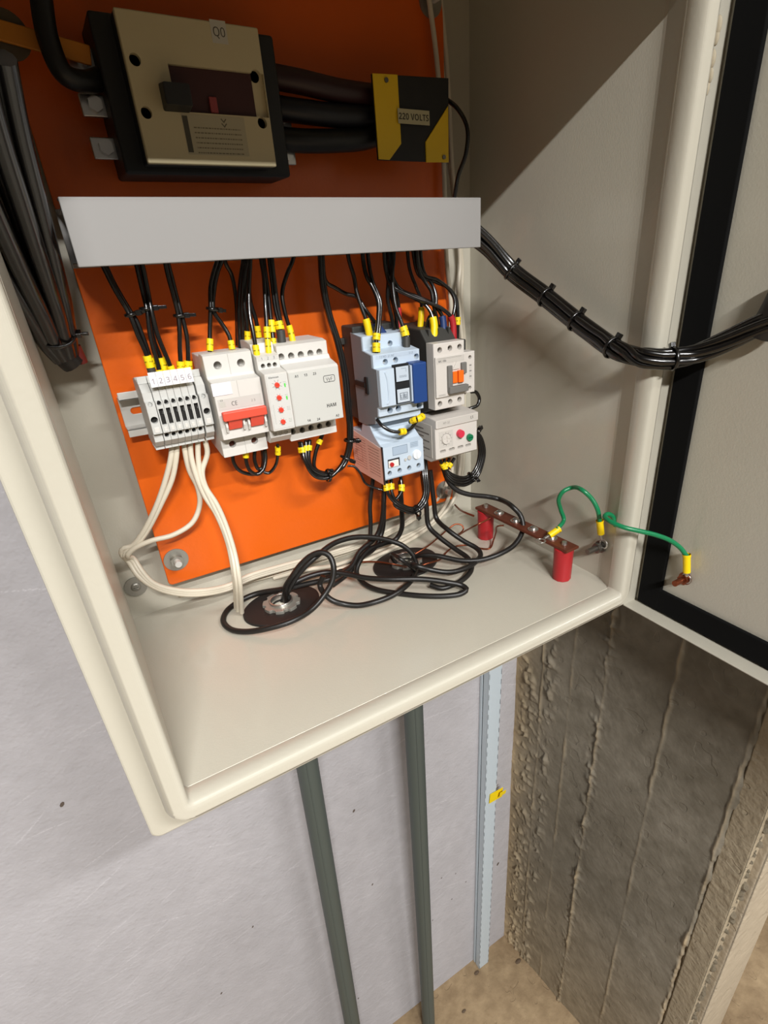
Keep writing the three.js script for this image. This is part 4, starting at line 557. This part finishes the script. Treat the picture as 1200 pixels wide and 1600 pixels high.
// ---------- white cables ----------
{
  const g = 'white wires from the terminal row', R = 0.0022, w = (l, pts) => wire('white_wire', l, pts, R, whitePVC, [], g);
  const run = (o, e) => [[201 + o, 878 + e, 0.03], [216 + o, 900 + e, 0.036], [240, 917 + e, 0.04], [271, 927 + e, 0.042], [311, 929 + e, 0.042], [355, 921 + e, 0.038], [390, 905 + e, 0.034], [440, 890 + e, 0.028], [480, 879 + e, 0.024], [560, 855 + e, 0.02], [600, 838 + e, 0.018], [640, 816 + e, 0.016], [672, 792 + e * 0.6, 0.018], [694, 765, 0.024], [702, 735, 0.03]];
  w('white wire under terminal block 1, outermost of the left bend', [[268, 692, 0.05], [268, 708, 0.05], [259, 748, 0.046], [242, 796, 0.042], [222, 834, 0.038], [206, 853, 0.035], [191, 858, 0.033], [190, 866, 0.032], ...run(0, 0)]);
  w('white wire under terminal block 2, inner of the left bend', [[276, 690, 0.05], [276, 708, 0.05], [269, 748, 0.046], [251, 789, 0.042], [230, 829, 0.038], [212, 853, 0.036], [197, 862, 0.034], [195, 870, 0.033], ...run(4, -3)]);
  w('white wire under terminal block 3, curving back left across the orange plate', [[287, 688, 0.05], [289, 705, 0.05], [296, 735, 0.048], [309, 762, 0.047], [312, 789, 0.046], [300, 817, 0.045], [270, 836, 0.043], [236, 845, 0.041], [208, 858, 0.038], [199, 869, 0.036], ...run(7, -6)]);
  w('white wire under terminal block 4, falling straight to the sealing plate', [[297, 688, 0.051], [299, 715, 0.052], [309, 750, 0.055], [320, 775, 0.057], [338, 803, 0.062], [356, 848, 0.07], [366, 900, 0.08], [369, 950, 'y', 0.004]]);
  w('white wire under terminal block 5, in the front pair falling to the sealing plate', [[309, 687, 0.052], [310, 720, 0.053], [315, 750, 0.056], [330, 782, 0.06], [346, 815, 0.065], [360, 855, 0.073], [369, 905, 0.083], [372, 954, 'y', 0.004]]);
  w('white wire under terminal block 6, rightmost of the white wires', [[320, 686, 0.052], [324, 708, 0.053], [316, 737, 0.054], [321, 760, 0.057], [338, 787, 0.062], [352, 818, 0.067], [366, 862, 0.076], [374, 905, 0.085], [378, 957, 'y', 0.004]]);
  const g2 = 'white cables in the back right corner';
  w('white cable along the right edge of the orange plate, left one', [[668, -20, 0.03], [683, 100, 0.03], [693, 250, 0.03], [698, 410, 0.03], [705, 480, 0.03], [708, 560, 0.029], [706, 660, 0.028], [706, 740, 0.027], [698, 785, 0.026], [676, 815, 0.02], [640, 838, 0.021], [600, 857, 0.026], [560, 871, 0.03], [520, 884, 0.036], [480, 890, 0.04], [428, 903, 'y', 0.006]]);
  w('white cable along the right edge of the orange plate, right one', [[686, -20, 0.02], [698, 100, 0.02], [706, 250, 0.02], [719, 410, 0.012], [716, 450, 0.014], [719, 500, 0.012], [724, 560, 0.01], [722, 660, 0.012], [718, 740, 0.014], [708, 782, 0.014], [684, 812, 0.018], [650, 838, 0.024], [610, 859, 0.03], [570, 876, 0.037], [530, 889, 0.043], [490, 899, 'y', 0.006], [455, 911, 'y', 0.006]]);
  w('white cable in the corner behind the other two', [[676, -20, 0.018], [690, 100, 0.018], [702, 250, 0.016], [722, 415, 0.006], [721, 470, 0.006], [726, 540, 0.005], [725, 660, 0.006], [721, 745, 0.008], [700, 795, 0.01], [660, 824, 0.012], [620, 842, 0.012], [560, 858, 0.012], [480, 884, 0.012], [400, 905, 0.014], [330, 921, 0.02], [280, 931, 0.03]]);
}
// ---------- black cables looping over the cabinet floor ----------
{
  const g = 'black cables looping over the cabinet floor', R = 0.0027, w = (l, pts, r = R) => wire('black_cable', l, pts, r, blackMatt, [], g, 'cable');
  w('black cable lying in a long oval loop round the left sealing plate', [[447, 945, 'y', -0.004], [446, 918, 'y', 0.02], [457, 900, 0.075], [470, 882, 0.078], [486, 868, 0.082], [502, 863, 0.087], [514, 868, 0.092], [521, 884, 0.098], [519, 908, 0.102], [505, 932, 0.104], [487, 952, 'y', 0.012], [459, 969, 'y', 0.011], [422, 981, 'y', 0.008], [386, 987, 'y', 0.004], [362, 984, 'y', 0.003], [349, 971, 'y', 0.003], [356, 953, 'y', 0.003], [377, 938, 'y', 0.004], [400, 928, 'y', 0.006], [450, 919, 'y', 0.012], [490, 910, 'y', 0.016], [520, 903, 'y', 0.018], [548, 886, 0.07], [562, 862, 0.06], [588, 838, 0.054], [597, 812, 0.056], [600, 770, 0.062], [601, 748, 0.062]]);
  w('second black cable rising beside the oval loop above the left sealing plate', [[440, 944, 'y', -0.004], [452, 920, 'y', 0.016], [464, 900, 0.07], [478, 884, 0.073], [496, 868, 0.074], [512, 855, 0.07], [526, 847, 0.066], [545, 841, 0.064], [562, 839, 0.064], [585, 840, 0.066], [610, 845, 0.07], [630, 853, 0.076], [645, 867, 0.082], [651, 885, 0.086], [642, 908, 'y', 0.01], [628, 921, 'y', 0.01], [610, 932, 'y', 0.008], [585, 941, 'y', 0.006], [560, 946, 'y', 0.004], [538, 944, 'y', 0.006], [521, 939, 'y', 0.011], [509, 930, 'y', 0.016], [500, 915, 'y', 0.022], [505, 900, 0.09]]);
  w('black cable in a flat front loop across the middle of the cabinet floor', [[455, 912, 'y', 0.018], [487, 899, 'y', 0.022], [514, 894, 'y', 0.022], [542, 897, 'y', 0.02], [572, 903, 'y', 0.018], [610, 905, 'y', 0.018], [660, 905, 'y', 0.016], [700, 910, 'y', 0.012], [722, 915, 'y', 0.008], [729, 921, 'y', 0.006], [722, 927, 'y', 0.004], [700, 931, 'y', 0.003], [660, 931, 'y', 0.003], [622, 927, 'y', 0.003], [588, 921, 'y', 0.004], [567, 910, 'y', 0.006], [557, 894, 'y', 0.012], [563, 875, 0.064], [578, 858, 0.056], [600, 849, 0.052], [618, 843, 0.05], [627, 828, 0.052], [628, 802, 0.058], [626, 770, 0.066], [626, 752, 0.066]]);
  w('black cable dropping straight behind the loops from the blue overload relay', [[583, 745, 0.05], [578, 790, 0.05], [579, 820, 0.05], [576, 852, 0.053], [560, 880, 0.058], [540, 900, 'y', 0.008], [520, 915, 'y', 0.006]], 0.0023);
  w('glossy black cable from between the overload relays down to the right turn of the loops', [[660, 740, 0.056], [666, 790, 0.06], [670, 822, 0.064], [685, 838, 'y', 0.024], [710, 857, 'y', 0.014], [731, 872, 'y', 0.009], [737, 888, 'y', 0.008], [728, 902, 'y', 0.006], [708, 914, 'y', 0.005], [690, 919, 'y', 0.004], [672, 914, 'y', 0.006]]);
  w('glossy black cable parallel on the right, ending in the right sealing plate', [[672, 735, 0.052], [678, 785, 0.056], [682, 810, 0.06], [700, 828, 'y', 0.03], [724, 845, 'y', 0.02], [745, 857, 'y', 0.014], [751, 866, 'y', 0.012], [741, 880, 'y', 0.012], [722, 890, 'y', 0.012], [700, 894, 'y', 0.013], [672, 890, 'y', 0.017], [650, 884, 'y', 0.022], [635, 880, 'y', 0.01]]);
  w('large black cable sweeping right past the earth bar and back to the right sealing plate', [[692, 728, 0.068], [697, 744, 0.07], [704, 757, 0.073], [716, 767, 0.077], [735, 773, 0.082], [762, 776, 0.088], [780, 780, 0.094], [800, 791, 'y', 0.056], [814, 807, 'y', 0.046], [817, 827, 'y', 0.034], [805, 850, 'y', 0.023], [780, 866, 'y', 0.018], [750, 875, 'y', 0.014], [722, 876, 'y', 0.014], [700, 872, 'y', 0.016], [680, 868, 'y', 0.018], [655, 868, 'y', 0.016], [640, 878, 'y', -0.002]]);
  w('short black cable end standing up inside the right sealing plate', [[650, 893, 'y', 0.004], [640, 884, 'y', 0.02], [625, 873, 'y', 0.03], [613, 866, 'y', 0.026], [614, 874, 'y', 0.012], [626, 886, 'y', -0.002]], 0.002);
  w('black cable lying from the left loop up to the lower right turn, under the others', [[505, 905, 'y', 0.004], [530, 893, 'y', 0.003], [560, 874, 'y', 0.004], [585, 856, 0.05], [597, 830, 0.047], [600, 790, 0.052]]);
}
// ---------- bare copper earth wires ----------
{
  const g = 'thin copper wires from the earth bar', w = (l, pts, r = 0.0009) => wire('copper_wire', l, pts, r, copper, [], g);
  w('copper wire from the second bar screw down beside the rear red insulator', [[766, 810, 'y', 0.0415], [745, 820, 'y', 0.038], [728, 829, 'y', 0.02], [716, 836, 'y', 0.004], [724, 827, 'y', 0.012], [722, 821, 'y', 0.016], [712, 819, 'y', 0.018], [700, 827, 'y', 0.014], [686, 839, 'y', 0.012], [666, 855, 'y', 0.016], [648, 866, 'y', 0.012]]);
  w('copper wire bent down from the third screw of the earth bar', [[787, 821, 'y', 0.0415], [778, 822, 'y', 0.04], [775, 832, 'y', 0.022], [771, 844, 'y', 0.006], [765, 857, 'y', 0.003], [752, 857, 'y', 0.002], [735, 852, 'y', 0.002], [715, 853, 'y', 0.002], [702, 859, 'y', 0.003], [694, 867, 'y', 0.003], [688, 874, 'y', 0.006], [666, 881, 'y', 0.01], [648, 887, 'y', 0.006]]);
  w('dark copper wire from the back corner to the end of the earth bar', [[711, 789, 'y', 0.018], [718, 796, 'y', 0.024], [727, 801, 'y', 0.034], [740, 806, 'y', 0.037]], 0.0012);
  w('copper wire crossing left over the right sealing plate', [[630, 885, 'y', 0.005], [612, 881, 'y', 0.01], [588, 878, 'y', 0.008], [562, 879, 'y', 0.006], [530, 892, 'y', 0.004], [508, 906, 'y', 0.003]], 0.001);
}
// ---------- sealing plates with conduit bushings ----------
function bushing(px, py, label, rx, rz, turn) {
  const p = atY(px, py, 0), t = thing('conduit_fitting', label, 'conduit fitting', p); t.rotation.y = turn;
  const s = new THREE.Shape(); s.absellipse(0, 0, rx, rz, 0, Math.PI * 2); const h = new THREE.Path(); h.absarc(0, 0, 0.0098, 0, Math.PI * 2, true); s.holes.push(h);
  part('rubber_seal', new THREE.ExtrudeGeometry(s, { depth: 0.002, bevelEnabled: true, bevelSize: 0.0005, bevelThickness: 0.0005, bevelSegments: 2, curveSegments: 48 }).rotateX(-Math.PI / 2), M(0x1d1816, 0.6), t);
  const nut = new THREE.Shape(); for (let i = 0; i < 64; i++) { const a = i / 64 * Math.PI * 2, r = (i % 8) < 5 ? 0.0175 : 0.0152; nut[i ? 'lineTo' : 'moveTo'](Math.cos(a) * r, Math.sin(a) * r); } const nh = new THREE.Path(); nh.absarc(0, 0, 0.0104, 0, Math.PI * 2, true); nut.holes.push(nh);
  part('locknut', new THREE.ExtrudeGeometry(nut, { depth: 0.0026, bevelEnabled: true, bevelSize: 0.0005, bevelThickness: 0.0005, bevelSegments: 2, curveSegments: 40 }).rotateX(-Math.PI / 2).translate(0, 0.0026, 0), boltZinc, t);
  part('threaded_collar', new THREE.LatheGeometry([[0.0094, -0.012], [0.0096, 0.0078], [0.0106, 0.0084], [0.0113, 0.0076], [0.0109, 0.007], [0.0113, 0.0064], [0.0109, 0.006], [0.0112, 0.0054], [0.0108, 0.0046], [0.0112, 0.003]].map(q => new THREE.Vector2(q[0], q[1])), 36), steel, t);
  part('bore', cyl(0.0094, 0.002, 0, -0.008, 0, 'y'), holeDark, t, 'dark conduit mouth');
}
bushing(441, 947, 'left round black rubber seal with a bright locknut on the cabinet floor', 0.0375, 0.030, 0.15);
bushing(634, 881, 'right round black rubber seal on the cabinet floor, half hidden under cables', 0.037, 0.029, 0.1);
// ---------- earth bar ----------
{
  const A = atY(740, 801, 0.037), B = atY(882, 861, 0.037), t = thing('earth_bar', 'brown copper earth bar with silver screws on two red insulators', 'earth bar', V(0.3755, 0, 0.13));
  const L = 0.137, z0 = -0.0655, bar = new THREE.Shape(rrect(-0.009, 0.009, -0.001, L, 0.001).getPoints(2));
  t.rotation.y = 0.035;
  part('bar', slab([[-0.0085, z0], [0.0085, z0], [0.0085, z0 + L], [-0.0085, z0 + L]], 0, 0.003, 0.0005).rotateX(Math.PI / 2).translate(0, 0.0385, 0), copperBar, t, 'tarnished copper bar');
  for (const z of [z0 + 0.0085, z0 + L - 0.011]) { const g = new THREE.Group(); g.name = 'insulator'; g.position.set(0, 0, z); t.add(g);
    part('body', new THREE.LatheGeometry([[0, 0], [0.0088, 0], [0.0092, 0.0006], [0.0094, 0.018], [0.0098, 0.034], [0.0093, 0.0352], [0, 0.0354]].map(q => new THREE.Vector2(q[0], q[1])), 10), red, g);
    part('stud_head', cyl(0.0032, 0.003, 0, 0.0400, 0, 'y', 0.0026, 6), steel, g); }
  for (let i = 0; i < 4; i++) { const z = z0 + 0.031 + i * 0.0262, g = new THREE.Group(); g.name = 'screw'; g.position.set(0, 0.0385, z); t.add(g);
    part('washer', cyl(0.0056, 0.001, 0, 0.0005, 0, 'y', 0.0056, 24), steel, g); part('head', cut(new THREE.SphereGeometry(0.0042, 18, 8, 0, Math.PI * 2, 0, Math.PI / 2).scale(1, 0.75, 1).translate(0, 0.0009, 0), [box(-0.005, 0.005, 0.0028, 0.006, -0.0005, 0.0005, 0)]), steel, g); }
}
// ---------- green earth leads with yellow lugs ----------
function lead(label, pts, lugA, lugB) {
  const t = thing('earth_lead', label, 'earth lead'), c = curve(pts); part('insulation', tube(c, 0.0021, pts.length * 10, 12), greenPVC, t);
  for (const [a, b, e] of [lugA, lugB].filter(Boolean)) { const A = p3(a), B = p3(b), g = new THREE.Group(); g.name = 'crimp_lug'; t.add(g); const d = B.clone().sub(A);
    const s = [A, A.clone().addScaledVector(d, 0.5), B]; part('yellow_sleeve', [tube(s, 0.0033, 8, 14, false), tube([A, A.clone().addScaledVector(d, 0.12)], 0.0037, 3, 14, false)], yellow, g);
    const E = p3(e), rg = new THREE.TorusGeometry(0.0043, 0.0009, 6, 22); rg.scale(1, 1, 0.6); const m = part('ring_tongue', rg, steel, g); m.position.copy(E); m.lookAt(E.clone().add(e[2] === 'y' ? V(0, 1, 0) : V(1, 0, 0)));
    part('shank', tube([B, B.clone().lerp(E, 0.55)], 0.0016, 4, 8), steel, g); }
}
lead('green earth lead arching from the earth bar up to the right side wall', [[866, 831, 'y', 0.046], [874, 823, 'y', 0.05], [881, 812, 0.172], [876, 796, 0.17], [873, 780, 0.172], [880, 768, 0.176], [893, 762, 0.18], [910, 766, 'x', 0.385], [925, 780, 'x', 0.39], [934, 797, 'x', 0.393], [937, 814, 'x', 0.397]],
  [[874, 826, 'y', 0.048], [858, 837, 'y', 0.043], [845, 845, 'y', 0.0405]], [[937, 813, 'x', 0.397], [939, 834, 'x', 0.4], [943, 850, 'x', 0.4015]]);
lead('green earth lead running from the side wall over the cabinet lip to the open door', [[962, 822, 'x', 0.402], [958, 808, 'x', 0.4], [950, 803, 'x', 0.392], [945, 807, 'x', 0.385], [954, 815, 'x', 0.382], [975, 824, 'x', 0.385], [1000, 830, 'x', 0.395], [1025, 836, 'x', 0.408], [1048, 845, 'x', 0.422], [1063, 856, 'x', 0.43], [1073, 869, 'x', 0.434]],
  [[1073, 866, 'x', 0.434], [1073, 894, 'x', 0.435], [1072, 904, 'x', 0.4375]], null);
// ---------- heavy bundles ----------
{
  const g = 'door cable bundle', base = [[690, 330, 0.08], [730, 358, 0.088], [760, 382, 'x', 0.355], [800, 424, 'x', 0.374], [850, 462, 'x', 0.383], [895, 498, 'x', 0.386], [930, 524, 'x', 0.386], [962, 546, 'x', 0.384], [1000, 558, 'x', 0.386], [1040, 561, 'x', 0.398], [1075, 556, 'x', 0.412], [1110, 544, 'x', 0.42], [1150, 526, 'x', 0.426], [1195, 504, 'x', 0.43], [1240, 490, 'x', 0.432]];
  const n = 7;
  for (let i = 0; i < n; i++) { const c0 = curve(base), pts = []; for (let k = 0; k <= 26; k++) { const u = k / 26, p = c0.getPointAt(u), tg = c0.getTangentAt(u), a = V(0, 0, 1).cross(tg).normalize(), b = tg.clone().cross(a), A = i / (n - 1) * Math.PI * 2 + u * 2.5, r = (i === n - 1 ? 0 : 0.0051) * (u < 0.16 ? 1.5 - u * 3 : 1); pts.push(p.addScaledVector(a, Math.cos(A) * r).addScaledVector(b, Math.sin(A) * r)); }
    wire('bundle_cable', 'black cable in the tied bundle running from the wiring duct to the door', pts, 0.0027, blackPVC, [], g, 'cable'); }
  const c = curve(base); for (const [px, py, z, l] of [[798, 423, 0.134, 'first cable tie on the door bundle, nearest the wiring duct'], [852, 464, 0.167, 'second cable tie on the door bundle, counted from the duct'], [900, 502, 0.199, 'third cable tie on the door bundle, counted from the duct'], [957, 543, 0.242, 'fourth cable tie on the door bundle, just before it crosses the cabinet lip'], [1052, 560, 0.288, 'cable tie on the door bundle over the black gasket']]) {
    let best = 0, bd = 1e9; const pr = q => { const d = q.clone().sub(CAM.p); return [CAM.cx + CAM.f * d.dot(CAM.r) / -d.dot(CAM.b), CAM.cy - CAM.f * d.dot(CAM.u) / -d.dot(CAM.b)]; }; for (let u = 0; u <= 1; u += 0.005) { const [qx, qy] = pr(c.getPointAt(u)), d = (qx - px) ** 2 + (qy - py) ** 2; if (d < bd) { bd = d; best = u; } } tie(l, c.getPointAt(best), c.getTangentAt(best), 0.0083, 1.2, 0.0015); }
  const q = p3([1200, 497, 'x', 0.433]), t = thing('cable_clamp', 'black tape wrap holding the bundle to the door at the picture edge', 'clamp', q);
  part('tape_wrap', tube([V(0, -0.012, -0.004), V(0.001, 0.004, 0.002), V(0.002, 0.02, 0.006)], 0.009, 10, 14), blackMatt, t);
}
{
  const g = 'black feeder cables at the left', N = 8;
  const a0 = [[-70, 120, 0.16], [-30, 235, 0.135], [10, 335, 0.11], [45, 420, 0.085], [75, 490, 0.06], [90, 530, 0.045], [102, 556, 0.038]];
  const c0 = curve(a0); const lab = ['front', 'left', 'right', 'rear', 'upper front', 'lower front', 'inner', 'outer'];
  for (let i = 0; i < N; i++) { const pts = []; for (let k = 0; k <= 14; k++) { const u = k / 14, p = c0.getPointAt(u), A = i / N * Math.PI * 2 + 0.3, r = 0.0165 * Math.pow(1 - u, 0.6) + 0.0045; pts.push(p.add(V(Math.cos(A) * r, Math.cos(A) * r * 0.35, Math.sin(A) * r * 0.9))); }
    wire('feeder_cable', 'thick glossy black feeder cable in the bundle hanging at the left edge', pts, 0.0052, blackPVC, [], g, 'cable'); }
  tie('cable tie near the cut end of the feeder bundle at the left wall', c0.getPointAt(0.9), c0.getTangentAt(0.9), 0.012, 0.2, 0.006, blackPVC);
  const e = c0.getPointAt(1), t = thing('cable_end', 'dark red taped end of the feeder bundle beside the orange plate', 'cable end', e);
  part('tape_wrap', tube([V(-0.004, 0.01, 0.002), V(0, 0, 0), V(0.0035, -0.006, -0.002)], 0.0085, 8, 12), blackMatt, t); part('red_tape', tube([V(0.008, 0.006, 0.002), V(0.0095, -0.006, -0.001)], 0.0035, 5, 8), M(0x5e1712, 0.5), t);
}
{ // dark cables of the main breaker
  const g = 'heavy cables right of the main breaker';
  [[0, 0x2a0d0d, 'dark red'], [1, 0x0b0b14, 'blue black'], [2, 0x0c0c0c, 'black']].forEach(([i, col, n]) => wire('power_cable', n + ' heavy cable from the main breaker towards the warning plate', [[428, 120 + i * 48, 0.05], [470, 128 + i * 46, 0.055], [520, 140 + i * 40, 0.055], [570, 148 + i * 34, 0.05], [610, 150 + i * 26, 0.046], [650, 150 + i * 20, 0.042]], 0.0078, M(col, 0.45), [], g, 'cable'));
  wire('power_cable', 'thin black cable bulging right of the warning plate', [[690, 150, 0.05], [715, 170, 0.06], [730, 200, 0.066], [728, 240, 0.066], [716, 275, 0.06], [710, 310, 0.055]], 0.0018, blackPVC, [], g, 'cable');
  wire('power_cable', 'dark heavy cable entering the left side of the main breaker from above', [[60, -40, 0.06], [75, 60, 0.06], [100, 115, 0.06], [135, 128, 0.055], [160, 122, 0.05]], 0.006, M(0x0d0c0c, 0.45), [], g, 'cable');
  const p = p3([62, 66, 0.05]), t = thing('busbar_strap', 'amber coloured strap bolted to the dark plate at the upper left', 'strap', p);
  part('strap', box(-0.034, 0.026, -0.005, 0.005, 0, 0.0025, 0.0008).rotateZ(-0.16), M(0xc47a14, 0.5), t); part('washer', cyl(0.012, 0.0012, -0.016, 0.002, -0.001, 'z', 0.012, 30), M(0x5d5140, 0.5, 0.5), t); part('support', cyl(0.004, 0.05 - PZ, -0.016, 0.002, -(0.05 - PZ) / 2, 'z'), steelDark, t);
}
// ---------- below the cabinet ----------
{
  const pm = M(0x4c5450, 0.5), pipe = (label, top, bot) => { const t = thing('conduit_pipe', label, 'conduit', bot); const d = top.clone().sub(bot);
    part('pipe', new THREE.TubeGeometry(new THREE.LineCurve3(V(0, 0, 0), d), 4, 0.0128, 28), pm, t);
    const k = d.clone().multiplyScalar(0.975), u = d.clone().normalize(); part('coupling', tube([k, k.clone().addScaledVector(u, 0.024)], 0.0152, 4, 28, false), pm, t);
    part('seam', tube([V(-0.004, 0.002, 0.01205), d.clone().add(V(-0.004, 0, 0.01205))], 0.0008, 4, 6), pm, t); };
  const g1 = atY(441, 947, 0), g2 = atY(634, 881, 0);
  pipe('dark grey conduit pipe, left one, rising from the floor to the cabinet underside', V(g1.x - 0.003, -0.0265, g1.z), V(0.106, -1.13, 0.05));
  pipe('dark grey conduit pipe, right one, standing against the white wall', V(g2.x, -0.0265, g2.z), V(0.266, -1.13, 0.036));
}
{ // pale trunking on the wall at the right, with a scrap of yellow tape
  const a = atZ(786, 1043, -0.004), b = atZ(754, 1560, 0.03); const t = thing('wall_trunking', 'pale grey slotted strut channel standing upright at the right end of the white wall', 'channel', V(0.46, -1.13, -0.01));
  const W = 0.026, dz = 0.022, H = 1.13, m = M(0xc2ced6, 0.45, 0.1);
  const sh = [part('front_face', box(-W / 2, W / 2, 0, H, dz - 0.0018, dz, 0.0005), m, t), part('side_face', box(-W / 2, -W / 2 + 0.0018, 0, H, 0.009, dz, 0.0004), m, t), part('side_face', box(W / 2 - 0.0018, W / 2, 0, H, 0, dz, 0.0004), m, t), part('back_lip', box(-W / 2 - 0.0005, -W / 2 + 0.003, 0, H, 0.0006, 0.006, 0.0004), m, t)];
  t.position.copy(V(0.4305, -1.13, -0.0095)); t.rotation.z = -0.018;
  const p = atZ(776, 1242, 0.014), y = thing('tape_scrap', 'scrap of yellow tape stuck on the pale wall channel', 'tape', p);
  part('tape', box(-0.0165, 0.0135, -0.0115, 0.0115, 0, 0.0008, 0.0002), M(0xe8cb12, 0.5), y); part('curled_corner', prof([[0.0005, -0.009], [0.003, -0.004], [0.0062, 0.001], [0.0068, 0.0095], [0.0058, 0.0095], [0.0052, 0.0015], [0.0022, -0.0035], [0, -0.008]], 0.014, 0.0085, 0.0001), M(0xe8cb12, 0.5), y);
  y.rotation.z = -0.08;
}
{ // crumbs and marks
  const dm = M(0x5a4a3a, 0.9); for (const [px, py, s] of [[810, 1502, 0.006], [745, 1520, 0.005], [725, 1580, 0.004]]) { const p = atY(px, py, -1.128), g = new THREE.DodecahedronGeometry(s, 0); g.scale(1.3, 0.35, 0.7); const m = shade(new THREE.Mesh(g, dm)); m.name = numbered('rubble_chip'); m.position.copy(p); scene.add(m); tag(m, ['dark curled crumb on the floor by the concrete foot', 'dark rubble chip on the floor between pipe and channel', 'small dark rubble chip on the floor beside the right pipe'][[810, 745, 725].indexOf(px)], 'rubble'); }
}

scene.traverse(o => { if (o.isMesh) { o.castShadow = true; o.receiveShadow = true; } });
renderer.render(scene, camera);
